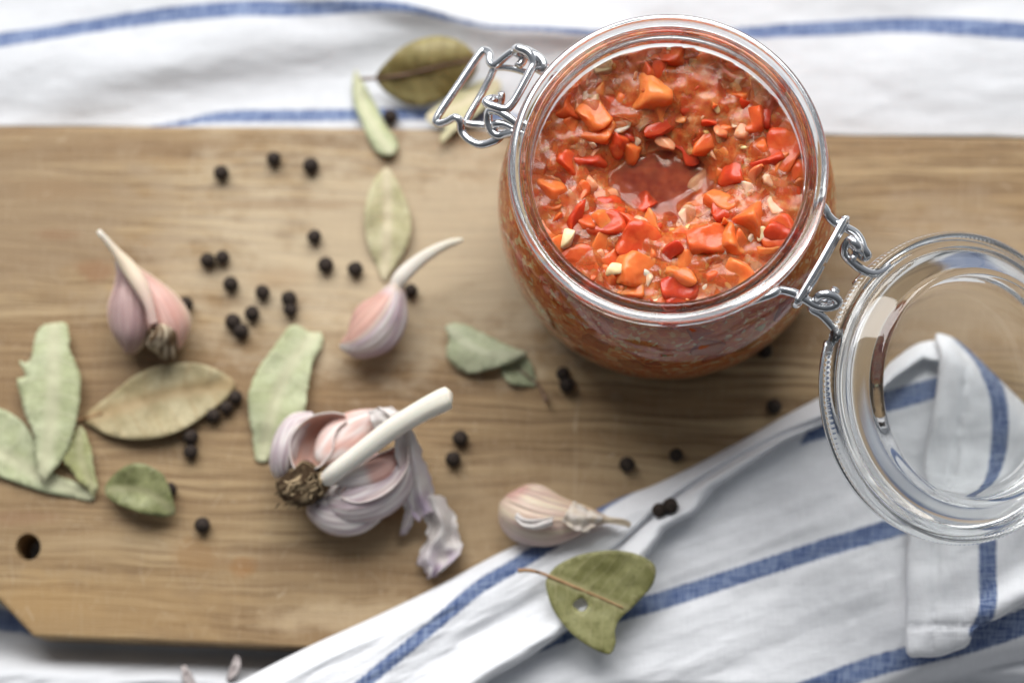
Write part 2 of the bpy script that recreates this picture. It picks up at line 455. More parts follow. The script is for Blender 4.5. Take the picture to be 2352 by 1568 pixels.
xs = np.linspace(-300, 2660, 300); ys = np.concatenate([np.linspace(-330, 330, 150), np.linspace(345, 1400, 24), np.linspace(1412, 1900, 90)])
X, Y = np.meshgrid(xs, ys, indexing='ij')
Z = under_z(X, Y)
V = Pn(X.ravel(), Y.ravel(), Z.ravel())
o = link('kitchen_towel', mesh('kitchen_towel', V, [f[::-1] for f in grid_faces(len(xs), len(ys))], fattr={'stripe': stripes_field(X, Y, US).ravel()}), CLOTH_A)
tag(o, 'white linen towel with thin blue stripes spread flat underneath the wooden board', 'towel')

# ------------------------------------------------------------------ cutting board
HOLE = [(65+29*math.cos(a), 1255+31*math.sin(a)) for a in np.linspace(0, 2*math.pi, 28, endpoint=False)]
bo = [(-420, 288), (600, 291), (1400, 302), (2352, 318), (2850, 326), (2850, 1560), (2000, 1540), (1300, 1513), (700, 1488), (400, 1475), (76, 1462), (30, 1412), (-10, 1372), (-420, 1330)]
def dense(poly, step):
    out = []
    for i in range(len(poly)):
        a = Vector(poly[i][:2]); b = Vector(poly[(i+1) % len(poly)][:2]); n = max(1, int((b-a).length/step))
        for k in range(n): out.append(tuple(a.lerp(b, k/n)))
    return out
V2, F2 = fill_poly(dense(bo, 60), 130, [HOLE])
bm = bmesh.new()
top = [bm.verts.new(P(x, y, 0)*S) for x, y in V2]
for f in F2:
    try: bm.faces.new([top[i] for i in f])
    except ValueError: pass
bmesh.ops.recalc_face_normals(bm, faces=bm.faces)
if sum(f.normal.z for f in bm.faces) < 0: bmesh.ops.reverse_faces(bm, faces=bm.faces)
r = bmesh.ops.extrude_face_region(bm, geom=bm.faces[:])
for g in r['geom']:
    if isinstance(g, bmesh.types.BMVert): g.co.z -= 2.0*S
for f in bm.faces: pass
bmesh.ops.recalc_face_normals(bm, faces=bm.faces)
bwl = bm.edges.layers.float.new('bevel_weight_edge'); hc = P(65, 1255, 0)*S
for e in bm.edges:
    if len(e.link_faces) == 2 and e.calc_face_angle(0) > R(25):
        m_ = (e.verts[0].co+e.verts[1].co)/2
        if (m_.xy-hc.xy).length > 0.009: e[bwl] = 1.0
me = bpy.data.meshes.new('cutting_board'); bm.to_mesh(me); bm.free()
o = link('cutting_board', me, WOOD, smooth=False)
bv = o.modifiers.new('edge', 'BEVEL'); bv.width = 0.0016; bv.segments = 3; bv.limit_method = 'WEIGHT'
tag(o, 'worn wooden cutting board with a drilled hole and a cut corner', 'cutting board')

# ------------------------------------------------------------------ striped towel over the board's right corner
E = [(330, 1730), (430, 1645), (545, 1568), (700, 1488), (850, 1420), (1000, 1348), (1150, 1268), (1300, 1202), (1430, 1140), (1500, 1114), (1600, 1066), (1700, 1013), (1800, 956), (1890, 908), (1960, 868), (2040, 818),
     (2110, 782), (2180, 790), (2265, 862), (2345, 945), (2500, 1090)]
Ec = [(p.x, p.y) for p in crom([(a, b, 0) for a, b in E], 18)]
FR = [(640, 1830), (2640, 1800)]
C1 = [(900, 1590), (1080, 1470), (1300, 1345), (1420, 1256), (1498, 1185), (1553, 1140), (1600, 1107), (1690, 1052), (1790, 1000), (1890, 962), (1990, 905)]
C2 = [(900, 1720), (1000, 1642), (1127, 1556), (1208, 1511), (1269, 1469), (1310, 1436), (1400, 1370), (1470, 1300), (1500, 1255), (1527, 1214), (1594, 1178), (1640, 1120), (1700, 1078), (1800, 1012), (1860, 985), (1900, 968), (1960, 925), (2040, 870), (2110, 825), (2200, 850), (2300, 960)]
FS = [[(1470, 1112, 10), (1400, 1148, 13), (1330, 1198, 15), (1260, 1248, 17), (1180, 1300, 16), (1100, 1348, 16), (1000, 1432, 15), (900, 1515, 15), (800, 1598, 15)],
      [(1180, 1500, 18), (1310, 1448, 20), (1430, 1404, 21), (1520, 1378, 21), (1700, 1320, 20), (1900, 1256, 21), (2080, 1203, 22), (2200, 1165, 22)],
      [(1840, 1590, 24), (1990, 1535, 25), (2090, 1507, 25), (2240, 1468, 27), (2352, 1428, 30), (2550, 1370, 30)],
      [(1842, 1018, 4), (1866, 998, 14), (1905, 976, 25), (1960, 938, 26), (2050, 916, 25), (2145, 890, 24), (2240, 870, 24)]]
def front_z(X, Y):
    X = np.asarray(X, float); Y = np.asarray(Y, float)
    dE, _, _ = sdist(X, Y, Ec)
    d1, _, _ = sdist(X, Y, C1); d2, s2, _ = sdist(X, Y, C2); sd2 = d2*s2
    ca, sa = math.cos(R(-20)), math.sin(R(-20))
    U = X*ca+Y*sa; W = -X*sa+Y*ca                  # along / across the stripes
    field = 0.30+0.04*sstep(0, 150, sd2)+fbm(U/330., W/75., 31, 2)*0.26+fbm(U/120., W/26., 37, 3)*0.07+fbm(X/45., Y/45., 41, 2)*0.05
    ca, sa = math.cos(R(-29)), math.sin(R(-29))
    U2 = X*ca+Y*sa; W2 = -X*sa+Y*ca
    band = 0.82+0.40*sstep(-95, -8, sd2)*(1-sstep(1930, 2090, X))+fbm(U2/220., W2/40., 51, 3)*0.30+fbm(U2/90., W2/25., 57, 2)*0.10
    band = band+0.30*sstep(1850, 2000, X)-0.45*sstep(2060, 2150, X)
    band = band+0.16*np.exp(-((sd2+16)/14)**2)-0.50*np.exp(-(d1/6)**2)*sstep(1250, 1440, X)-0.12*np.exp(-(d1/22)**2)
    inner = sstep(-4, 5, sd2)                       # 0 on the folded edge, 1 on the field
    z = band*(1-inner)+field*inner
    z = z-0.12*np.exp(-((sd2-16)/14)**2)            # tucked in under the fold
    rnd = np.sqrt(np.clip(dE/46., 0, 1)); rnd = np.minimum(rnd*1.0, 1)
    z = 0.06+(z-0.06)*rnd
    # hangs off the board's near edge
    off = np.clip((Y-(1545+0.012*X))/150., 0, 1)
    z = z-off*1.6*sstep(900, 1900, X)
    lip = sd2*0
    yy = Y+(X-2150)*0.20
    z = z+1.9*sstep(1960, 2180, X)*np.where(yy < 1425, np.exp(-((yy-1425)/75)**2), np.clip(1-(yy-1425)/165., 0, 1))
    low = sstep(1520, 1640, yy)*sstep(1900, 2140, X)
    z = z-low*2.3
    floor = 0.05-1.9*sstep(0, 60, Y-(1482+0.025*X))
    return np.maximum(z, floor)
nS, nT = 380, 210
si = np.linspace(0, len(Ec)-1, nS); ex = np.interp(si, range(len(Ec)), [p[0] for p in Ec]); ey = np.interp(si, range(len(Ec)), [p[1] for p in Ec])
tt = np.linspace(0, 1, nT)**1.35
sn = np.linspace(0, 1, nS)
fx = FR[0][0]+(FR[1][0]-FR[0][0])*sn; fy = FR[0][1]+(FR[1][1]-FR[0][1])*sn
X = ex[:, None]*(1-tt)+fx[:, None]*tt; Y = ey[:, None]*(1-tt)+fy[:, None]*tt
Z = front_z(X, Y)
_d2, _s2, _ = sdist(X, Y, C2)
FSF = np.where(_d2*_s2 > 2, stripes_field(X, Y, FS[1:]), stripes_field(X, Y, FS[:1]))
towel = empty('kitchen_towel', P(1800, 1350, 0), 'white kitchen towel with blue stripes bunched over the right front of the board', 'towel')
V = Pn(X.ravel(), Y.ravel(), Z.ravel())
o = link('main_sheet', mesh('main_sheet', V, [f[::-1] for f in grid_faces(nS, nT)], fattr={'stripe': FSF.ravel()}), CLOTH_B, towel)
o.modifiers.new('thick', 'SOLIDIFY').thickness = 0.0007; o.modifiers['thick'].offset = -1

# turned-over corner with its hem
FL = [(2140, 764), (2150, 800), (2146, 860), (2138, 920), (2122, 1000), (2104, 1090), (2090, 1180), (2082, 1270), (2080, 1400), (2082, 1498), (2120, 1508), (2160, 1506), (2190, 1496), (2222, 1482), (2238, 1448),
      (2262, 1432), (2300, 1416), (2352, 1384), (2460, 1335), (2560, 1290), (2560, 1130), (2460, 1030), (2352, 928), (2270, 850), (2215, 798), (2180, 772)]
FLs = [(p.x, p.y) for p in crom([(a, b, 0) for a, b in FL], 4, True)]
V2, F2 = fill_poly(FLs, 9)
X, Y = V2[:, 0], V2[:, 1]
HEM = [(2205, 770), (2212, 860), (2200, 950), (2186, 1050), (2165, 1150), (2150, 1250), (2145, 1400), (2147, 1520)]
HEM2 = [(2080, 1437), (2150, 1434), (2222, 1438), (2260, 1425)]
def corner_z(X, Y):
    X = np.asarray(X, float); Y = np.asarray(Y, float)
    de, _, _ = sdist(X, Y, FLs+[FLs[0]])
    h1, _, _ = sdist(X, Y, HEM); h2, _, _ = sdist(X, Y, HEM2)
    tp, _, _ = sdist(X, Y, [(2140, 764), (2180, 772), (2270, 850), (2352, 928), (2560, 1130)])
    z = 1.28+fbm(X/110., Y/150., 61, 3)*0.35+fbm(X/60.+Y/90., Y/38., 67, 3)*0.16
    z = z+0.05*np.exp(-(h1/48)**2)*(X < 2210)-0.17*np.exp(-(h1/5)**2)-0.15*np.exp(-(h2/5)**2)
    z = z+0.22*np.exp(-(tp/90)**2)
    z = z-0.9*np.exp(-(tp/22)**2)-0.12*np.exp(-(de/8)**2)
    k, _, _ = sdist(X, Y, [(2262, 1405), (2310, 1370), (2400, 1325)])
    yy = Y+(X-2150)*0.20
    z = z+1.15*sstep(1980, 2160, X)*np.exp(-((yy-1430)/110)**2)+0.35*np.exp(-(k/28)**2)
    return z
Z = corner_z(X, Y)
ST2 = [[(2200, 770, 18), (2240, 810, 18), (2268, 860, 19), (2288, 920, 20), (2292, 1000, 20), (2282, 1100, 19), (2270, 1200, 19), (2268, 1300, 20), (2270, 1380, 20), (2258, 1425, 18), (2235, 1452, 12)]]
o = link('folded_corner', mesh('folded_corner', Pn(X, Y, Z), F2, fattr={'stripe': stripes_field(X, Y, ST2)}), CLOTH_C, towel)
o.modifiers.new('thick', 'SOLIDIFY').thickness = 0.0012; o.modifiers['thick'].offset = -1

# ------------------------------------------------------------------ glass jar
RIMZ = 9.0
JC = P(1535, 383, RIMZ); JX, JY = JC.x, JC.y
jar = empty('glass_jar', (JX, JY, 0), 'round clear glass preserving jar with wire clasp, its lid swung open', 'jar')
PROFILE = [(0, .28), (2.4, .25), (3.5, .2), (3.9, .02), (4.35, .06), (4.85, .45), (5.3, 1.2), (5.55, 2.2), (5.64, 3.4), (5.62, 4.6), (5.5, 5.6), (5.25, 6.4), (4.98, 6.95), (4.80, 7.25), (4.76, 7.42), (4.86, 7.55), (4.95, 7.68), (4.93, 7.84),
           (4.80, 7.95), (4.70, 8.06), (4.70, 8.30), (4.82, 8.42), (5.0, 8.5), (5.06, 8.64), (5.06, 8.84), (5.0, 8.97), (4.88, 9.02), (4.78, 8.99), (4.72, 8.86), (4.64, 8.83), (4.57, 8.92), (4.48, 8.97), (4.38, 8.93), (4.32, 8.8),
           (4.30, 8.4), (4.31, 7.8), (4.42, 7.3), (4.68, 6.75), (4.98, 6.2), (5.22, 5.4), (5.34, 4.5), (5.36, 3.4), (5.27, 2.2), (5.0, 1.25), (4.55, .72), (3.8, .55), (2.2, .52), (0, .52)]
vs, fs = lathe(PROFILE, 160, 4)
vs = [(x+JX, y+JY, z) for x, y, z in vs]
me = mesh('jar_body', vs, fs)
bm = bmesh.new(); bm.from_mesh(me); bmesh.ops.recalc_face_normals(bm, faces=bm.faces); bm.to_mesh(me); bm.free()
link('jar_body', me, GLASS, jar)

# lid: hangs from the hinge, tilted down to the right
LZ = 5.2
LC = P(2200, 891, LZ)
LN = Vector((math.sin(R(27)), -math.sin(R(7)), math.cos(R(27)))).normalized()
LQ = Vector((0, 0, 1)).rotation_difference(LN).to_matrix()
LPROF = [(0, .12), (2.4, .12), (3.2, .16), (3.46, .34), (3.56, .8), (3.60, 1.15), (3.68, 1.27), (3.80, 1.23), (3.92, 1.06), (4.12, .79), (4.34, .51), (4.48, .38), (4.58, .40), (4.68, .36), (4.78, .26), (4.9, .34), (5.02, .3), (5.08, .14), (5.06, -.08),
         (4.96, -.2), (4.78, -.24), (4.62, -.14), (4.46, -.12), (4.3, -.24), (3.9, -.36), (3.4, -.40), (2.2, -.36), (0, -.34)]
kn = lambda r, z, a: 0.008*math.cos(a*190) if r > 5.03 else 0
vs, fs = lathe(LPROF, 760, 3, knurl=kn)
vs = [LC+LQ@Vector(v) for v in vs]
me = mesh('lid', vs, fs)
bm = bmesh.new(); bm.from_mesh(me); bmesh.ops.recalc_face_normals(bm, faces=bm.faces); bm.to_mesh(me); bm.free()
lid = link('lid', me, GLASS, jar)
lid['label'] = 'clear round glass lid hinged open at the right'

def wire(name, plist, r=0.15, parent=jar, per=6):
    """plist: list of polylines of (px, py, z)"""
    parts = [tube([P(*p) for p in pl], r, 12, per) for pl in plist]
    V, F = join(parts)
    return link(name, mesh(name, V, F), STEEL, parent)
def ringpts(r, z, a0, a1, n):
    return [Vector((JX+r*math.cos(R(a)), JY+r*math.sin(R(a)), z)) for a in np.linspace(a0, a1, n)]
# region helpers: coordinates read in two enlarged crops of the right hinge and the left clasp
def h4(x, y, z): return (1707.7+x/3.624, 455.4+y/3.624, z)
def c1(x, y, z): return (759+x/3.826, y/3.826, z)
def Ph(*a): return P(*h4(*a))
# wire lying in the neck groove, leaving it at the hinge with two arms that end in curled eyes
NZ = 8.16; NR = 4.84
arcA = ringpts(NR, NZ, -17, -52, 3)
neck = ringpts(NR, NZ, -62, -372, 60)
low_arm = [Ph(230, 795, 8.1), Ph(310, 762, 8.0), Ph(415, 785, 7.95), Ph(510, 838, 7.9), Ph(600, 892, 7.85), Ph(680, 908, 7.85), Ph(760, 892, 7.9), Ph(790, 855, 8.05), Ph(740, 812, 8.2), Ph(660, 800, 8.25), Ph(612, 835, 8.0), Ph(650, 872, 7.6), Ph(700, 850, 7.55), Ph(735, 805, 7.9), Ph(768, 760, 8.1)]
up_arm = [Ph(683, 100, 8.15), Ph(700, 140, 8.1), Ph(760, 200, 8.0), Ph(850, 245, 7.95), Ph(930, 290, 7.9), Ph(975, 350, 7.9), Ph(1000, 420, 7.9), Ph(1030, 470, 7.8), Ph(1000, 490, 7.6), Ph(950, 440, 7.7), Ph(905, 380, 8.05), Ph(880, 350, 8.0)]
t1 = tube(neck+[], 0.13, 12, 2)
t2 = tube([ringpts(NR, NZ, -66, -66, 1)[0], ringpts(NR, NZ, -60, -60, 1)[0]]+low_arm, 0.15, 12, 7)
t3 = tube([ringpts(NR, NZ, -6, -6, 1)[0], ringpts(NR, NZ, -10, -10, 1)[0]]+up_arm, 0.15, 12, 7)
V, F = join([t1, t2, t3]); link('neck_wire', mesh('neck_wire', V, F), STEEL, jar)
# double-wire bracket across the two arms
bk = [tube([Ph(840, 168, 8.25), Ph(660, 500, 8.3), Ph(440, 868, 8.2)], 0.125, 12, 8),
      tube([Ph(848, 215, 8.1), Ph(760, 360, 8.1), Ph(668, 525, 8.1)], 0.115, 12, 8),
      tube([Ph(652, 562, 8.1), Ph(580, 690, 8.1), Ph(510, 800, 8.05)], 0.115, 12, 8),
      tube([Ph(835, 175, 8.22), Ph(862, 172, 8.05), Ph(852, 215, 7.75), Ph(815, 240, 7.8), Ph(805, 228, 8.1)], 0.11, 10, 5),
      tube([Ph(445, 855, 8.2), Ph(425, 880, 8.0), Ph(440, 890, 7.7), Ph(475, 850, 7.7), Ph(490, 815, 8.05)], 0.11, 10, 5)]
V, F = join(bk); link('hinge_bracket', mesh('hinge_bracket', V, F), STEEL, jar)
# lid wire: two arms hooked through the eyes, running into the groove under the lid flange
def lidring(r, z, a0, a1, n):
    return [LC+LQ@Vector((r*math.cos(R(a)), r*math.sin(R(a)), z)) for a in np.linspace(a0, a1, n)]
lr = lidring(4.88, -.42, 165, 500, 70)
lw = [tube(lr, 0.11, 10, 2),
      tube([Ph(640, 905, 7.55), Ph(570, 910, 7.6), Ph(575, 930, 7.7), Ph(640, 965, 7.7), Ph(720, 1045, 7.55), Ph(775, 1120, 7.4), Ph(792, 1190, 7.2), Ph(790, 1300, 6.9)], 0.13, 12, 7),
      tube([Ph(1010, 480, 7.5), Ph(950, 400, 8.2), Ph(890, 345, 8.2), Ph(845, 400, 8.0), Ph(838, 450, 7.85), Ph(870, 500, 7.75), Ph(960, 575, 7.6), Ph(1050, 622, 7.45), Ph(1130, 618, 7.3), Ph(1210, 560, 7.1)], 0.145, 12, 7),
      tube([Ph(940, 440, 7.6), Ph(920, 480, 7.9), Ph(905, 520, 7.9)], 0.11, 12, 6)]
V, F = join(lw); link('lid_wire', mesh('lid_wire', V, F), STEEL, jar)
# clasp on the left
def Pc(*a): return P(*c1(*a))
lever = [Pc(1500, 1195, 7.3), Pc(1450, 1235, 7.2), Pc(1320, 1272, 7.0), Pc(1210, 1225, 6.9), Pc(1150, 1150, 6.9), Pc(1140, 1070, 7.1), Pc(1095, 1035, 7.1), Pc(1010, 1075, 6.8), Pc(945, 1085, 6.6), Pc(945, 1020, 6.6),
         Pc(1140, 730, 6.7), Pc(1310, 480, 6.8), Pc(1365, 445, 6.85), Pc(1400, 480, 7.0), Pc(1405, 550, 7.1), Pc(1450, 570, 7.2), Pc(1540, 500, 7.4), Pc(1620, 450, 7.6), Pc(1720, 440, 7.8), Pc(1820, 500, 7.9), Pc(1890, 590, 8.0)]
link('clasp_lever', mesh('clasp_lever', *tube(lever, 0.135, 12, 7)), STEEL, jar)
midbar = [Pc(1560, 1120, 7.0), Pc(1480, 1100, 6.9), Pc(1340, 1100, 6.75), Pc(1210, 1085, 6.7), Pc(1200, 1050, 6.7), Pc(1310, 860, 6.75), Pc(1400, 690, 6.85), Pc(1440, 605, 6.9), Pc(1500, 590, 7.0), Pc(1620, 605, 7.2), Pc(1730, 640, 7.4)]
link('clasp_bar', mesh('clasp_bar', *tube(midbar, 0.125, 12, 7)), STEEL, jar)
lk = [tube([Pc(1495, 905, 7.5), Pc(1505, 850, 7.7), Pc(1500, 815, 7.8)], 0.12, 12, 5),
      tube([Pc(1500, 880, 7.3), Pc(1420, 870, 7.8), Pc(1365, 895, 7.9), Pc(1420, 930, 8.0), Pc(1530, 960, 8.0), Pc(1590, 920, 8.0), Pc(1670, 790, 8.05), Pc(1750, 640, 8.1), Pc(1785, 560, 8.1), Pc(1740, 465, 8.15), Pc(1650, 425, 8.1), Pc(1625, 455, 7.7), Pc(1700, 510, 7.5), Pc(1650, 585, 7.6)], 0.145, 12, 7)]
V, F = join(lk); link('clasp_link', mesh('clasp_link', V, F), STEEL, jar)
ey = [tube([Pc(1640, 1090, 7.9), Pc(1560, 1030, 7.95), Pc(1470, 975, 7.9), Pc(1400, 975, 7.7), Pc(1385, 1050, 7.5), Pc(1410, 1140, 7.4), Pc(1460, 1185, 7.4), Pc(1530, 1180, 7.5), Pc(1620, 1160, 7.8)], 0.15, 12, 7),
      tube([Pc(1620, 1130, 7.8), Pc(1530, 1090, 7.7), Pc(1450, 1090, 7.6), Pc(1440, 1150, 7.3), Pc(1510, 1190, 7.1)], 0.13, 12, 7),
      tube([Pc(1700, 450, 7.7), Pc(1780, 470, 8.0), Pc(1860, 530, 8.1), Pc(1880, 600, 8.1), Pc(1840, 620, 7.9), Pc(1790, 570, 7.7)], 0.14, 12, 7)]
V, F = join(ey); link('clasp_eyelet', mesh('clasp_eyelet', V, F), STEEL, jar)

# ------------------------------------------------------------------ tomato salsa in the jar
_pp = [(p.y, p.x) for p in crom([(r, z, 0) for r, z in PROFILE], 4)]
_k = max(i for i, q in enumerate(_pp) if q[0] > 8.3 and q[1] < 4.4)
_pp = sorted(q for q in _pp[_k:] if q[0] > .56); IN_Z = [q[0] for q in _pp]; IN_R = [q[1] for q in _pp]
def inner_r(z):
    return float(np.interp(z, IN_Z, IN_R))

SZ = 7.28
DIP = P(1515, 405, 7.0)
def salsa_z(x, y):
    d = math.hypot((x-DIP.x)/2.2, (y-DIP.y+.1)/1.45)
    d2 = math.hypot((x-DIP.x-0.25)/1.0, (y-DIP.y+1.6)/0.5)
    z = SZ+0.07-1.1*math.exp(-d**2.6)-0.35*math.exp(-d2*d2)
    z += 0.16*mnoise.noise(Vector((x*0.9, y*0.9, 3.1)))+0.10*mnoise.noise(Vector((x*2.3, y*2.3, 7.7)))
    return z
def m_salsa(name, side):
    k = NT(name)
    vn = k.n('ShaderNodeTexNoise'); k.put(vn.inputs['Vector'], k.coord('Object', (170, 170, 170))); vn.inputs['Scale'].default_value = 1; vn.inputs['Detail'].default_value = 3
    vm = k.n('ShaderNodeVectorMath', operation='MULTIPLY_ADD'); k.put(vm.inputs[0], vn.outputs['Color']); vm.inputs[1].default_value = (1.0, 1.0, 1.0); k.put(vm.inputs[2], k.coord('Object', (105, 105, 140)))
    v = k.n('ShaderNodeTexVoronoi', feature='F1'); k.put(v.inputs['Vector'], vm.outputs[0]); v.inputs['Randomness'].default_value = 1
    wob = k.noise(k.coord('Object', (220,)*3), 1, 3, 0.5)
    sepc = k.n('ShaderNodeSeparateColor'); k.put(sepc.inputs[0], v.outputs['Color'])
    if side:
        c = k.ramp(sepc.outputs[0], [(0.0, (0.66, 0.11, 0.03)), (0.30, (0.78, 0.18, 0.045)), (0.55, (0.86, 0.30, 0.08)), (0.70, (0.74, 0.14, 0.04)), (0.85, (0.88, 0.44, 0.17)), (0.97, (0.90, 0.64, 0.34))])
        c = k.mix(k.ramp(v.outputs['Distance'], [(0.5, (0,)*3), (0.8, (0.6,)*3)]), c, (0.74, 0.18, 0.05))
    else:
        c = k.ramp(wob, [(0.3, (0.62, 0.105, 0.026)), (0.5, (0.76, 0.20, 0.045)), (0.72, (0.84, 0.34, 0.085))])
    h = k.math('ADD', wob, k.math('MULTIPLY', v.outputs['Distance'], -0.7))
    k.set(Base_Color=c, Roughness=0.6 if side else 0.14, Specular_IOR_Level=0.0 if side else 0.5, Subsurface_Weight=0.35, Coat_Weight=0.0 if side else 0.3, Coat_Roughness=0.05,
          Normal=k.bump(h, 0.12 if side else 0.45, 0.0012))
    k.b.inputs['Subsurface Radius'].default_value = (0.006, 0.0018, 0.0008); k.b.inputs['Subsurface Scale'].default_value = 0.6
    return k.m
SIDE = m_salsa('salsa_side', True); TOPM = m_salsa('salsa_top', False)
salsa = empty('tomato_salsa', (JX, JY, 0.55), 'chunky red tomato and onion salsa filling the open glass jar', 'salsa')
NA, NRr = 140, 46
vs = []; fs = []
RT = inner_r(SZ)+0.06
vs.append((JX, JY, salsa_z(JX, JY)))
for i in range(1, NRr+1):
    for k in range(NA):
        a = 2*math.pi*k/NA; r = RT*i/NRr
        x, y = JX+r*math.cos(a), JY+r*math.sin(a)
        vs.append((x, y, salsa_z(x, y)))
for k in range(NA): fs.append((0, 1+k, 1+(k+1) % NA))
for i in range(NRr-1):
    for k in range(NA):
        a = 1+i*NA+k; b = 1+i*NA+(k+1) % NA
        fs.append((a, a+NA, b+NA, b))
ntop = len(fs)
zs = list(np.linspace(7.15, 0.75, 26))
base = len(vs)-NA
for z in zs:
    for k in range(NA):
        a = 2*math.pi*k/NA; r = inner_r(z)+0.06
        vs.append((JX+r*math.cos(a), JY+r*math.sin(a), z))
for i in range(len(zs)):
    for k in range(NA):
        a = base+i*NA+k; b = base+i*NA+(k+1) % NA
        fs.append((a, a+NA, b+NA, b))
fs.append(tuple(range(len(vs)-1, len(vs)-NA-1, -1)))
me = mesh('sauce', vs, fs); me.materials.append(TOPM); me.materials.append(SIDE)
mi = [0]*ntop+[1]*(len(fs)-ntop); me.polygons.foreach_set('material_index', mi)
bm = bmesh.new(); bm.from_mesh(me); bmesh.ops.recalc_face_normals(bm, faces=bm.faces); bm.to_mesh(me); bm.free()
link('sauce', me, None, salsa)
# oily juice that wets the pieces: a clear orange skin through which they poke
def m_film():
    k = NT('salsa_film'); n = k.noise(k.coord('Object', (160,)*3), 1, 3, 0.5)
    k.set(Base_Color=(1.0, 0.90, 0.78), Roughness=0.08, Transmission_Weight=1.0, IOR=1.34, Normal=k.bump(n, 0.15, 0.001))
    pulp = k.n('ShaderNodeBsdfPrincipled'); n2 = k.noise(k.coord('Object', (420,)*3), 1, 4, 0.65)
    k.put(pulp.inputs['Base Color'], k.ramp(n2, [(0.35, (0.74, 0.105, 0.026)), (0.55, (0.84, 0.225, 0.05)), (0.72, (0.90, 0.46, 0.17))]))
    pulp.inputs['Roughness'].default_value = 0.12; pulp.inputs['Subsurface Weight'].default_value = 0.5
    pulp.inputs['Subsurface Radius'].default_value = (0.006, 0.002, 0.001); pulp.inputs['Subsurface Scale'].default_value = 0.5
    k.put(pulp.inputs['Normal'], k.bump(n2, 0.3, 0.001))
    n3 = k.noise(k.coord('Object', (120,)*3, (0, 0, 0), (3, 1, 2)), 1, 4, 0.6)
    mx = k.n('ShaderNodeMixShader'); at = k.n('ShaderNodeAttribute', attribute_name='veil'); k.put(mx.inputs[0], k.math('MULTIPLY', k.ramp(n3, [(0.36, (0.10,)*3), (0.62, (0.50,)*3)]), at.outputs['Fac']))
    k.put(mx.inputs[1], k.b.outputs[0]); k.put(mx.inputs[2], pulp.outputs[0]); k.put(k.t.nodes['Material Output'].inputs[0], mx.outputs[0])
    return k.m
fv = [(JX, JY, 0)]; ff = []
for i in range(1, 71):
    for k in range(180):
        a = 2*math.pi*k/180; r = RT*i/70
        fv.append((JX+r*math.cos(a), JY+r*math.sin(a), 0))
def film_z(x, y):
    a = salsa_z(x, y)+0.30+0.10*mnoise.noise(Vector((x*1.5, y*1.5, 21)))+0.05*mnoise.noise(Vector((x*3.1, y*3.1, 5)))
    b = SZ-0.46+0.012*mnoise.noise(Vector((x*1.6, y*1.6, 2)))
    t = 0.12; m = max(a, b); return m+t*math.exp(-abs(a-b)/t)*0.5
fv = [(x, y, film_z(x, y)) for x, y, z in fv]
for k in range(180): ff.append((0, 1+k, 1+(k+1) % 180))
for i in range(69):
    for k in range(180):
        a = 1+i*180+k; b = 1+i*180+(k+1) % 180; ff.append((a, a+180, b+180, b))
veil = [min(1.0, max(0.12, (salsa_z(x, y)+0.55-(SZ-0.46))/0.55)) for x, y, z in fv]
link('juice_film', mesh('juice_film', fv, ff, fattr={'veil': veil}), m_film(), salsa)
# pool of juice in the hollow
def m_juice():
    k = NT('salsa_juice'); n = k.noise(k.coord('Object', (260,)*3), 1, 4, 0.6)
    k.set(Base_Color=k.mix(k.ramp(n, [(0.4, (0,)*3), (0.65, (1,)*3)]), (0.30, 0.040, 0.016), (0.44, 0.080, 0.028)), Roughness=0.05, Specular_IOR_Level=0.5, Subsurface_Weight=0.4)
    k.b.inputs['Subsurface Radius'].default_value = (0.006, 0.0018, 0.0008); k.b.inputs['Subsurface Scale'].default_value = 0.6
    return k.m
jv = [(DIP.x, DIP.y-0.55, SZ-0.60)]; jf = []
for i in range(1, 13):
    for k in range(60):
        a = 2*math.pi*k/60; r = i/12
        x = DIP.x+r*2.6*math.cos(a); y = DIP.y-0.55+r*2.3*math.sin(a)
        jv.append((x, y, SZ-0.60+0.016*mnoise.noise(Vector((x*1.4, y*1.4, 0)))))
for k in range(60): jf.append((0, 1+k, 1+(k+1) % 60))
for i in range(11):
    for k in range(60):
        a = 1+i*60+k; b = 1+i*60+(k+1) % 60; jf.append((a, a+60, b+60, b))
link('juice_pool', mesh('juice_pool', jv, jf), m_juice(), salsa)

def m_piece(name, stops, rough=0.16, sss=0.35, mott=250, rad=(0.006, 0.0018, 0.0008), trans=0.0, spec=0.5):
    k = NT(name)
    oi = k.n('ShaderNodeObjectInfo')
    n = k.noise(k.coord('Object', (mott,)*3), 1, 5, 0.6)
    f = k.math('ADD', oi.outputs['Random'], k.math('MULTIPLY', k.math('SUBTRACT', n, 0.5), 1.1))
    k.set(Base_Color=k.ramp(f, stops), Roughness=rough, Specular_IOR_Level=spec, Subsurface_Weight=sss, Transmission_Weight=trans, IOR=1.38, Normal=k.bump(n, 0.4, 0.0012))
    k.b.inputs['Subsurface Radius'].default_value = rad; k.b.inputs['Subsurface Scale'].default_value = 0.5
    return k.m
RADW = (0.007, 0.0025, 0.001)
TOM = m_piece('tomato_flesh', [(0.0, (0.46, 0.038, 0.014)), (0.3, (0.60, 0.072, 0.020)), (0.6, (0.71, 0.135, 0.032)), (0.9, (0.77, 0.185, 0.045)), (1.0, (0.80, 0.235, 0.065))], 0.15, 0.7, 190, (0.011, 0.004, 0.002), 0.0)
ONI = m_piece('cooked_onion', [(0.0, (0.68, 0.19, 0.08)), (0.4, (0.78, 0.33, 0.18)), (0.75, (0.84, 0.47, 0.31)), (1.0, (0.88, 0.62, 0.48))], 0.10, 0.7, 160, (0.010, 0.005, 0.003), 0.0)
GAR = m_piece('chopped_garlic', [(0.0, (0.84, 0.50, 0.20)), (0.5, (0.88, 0.64, 0.33)), (1.0, (0.92, 0.78, 0.54))], 0.22, 0.3, 260, (0.004, 0.0035, 0.002))
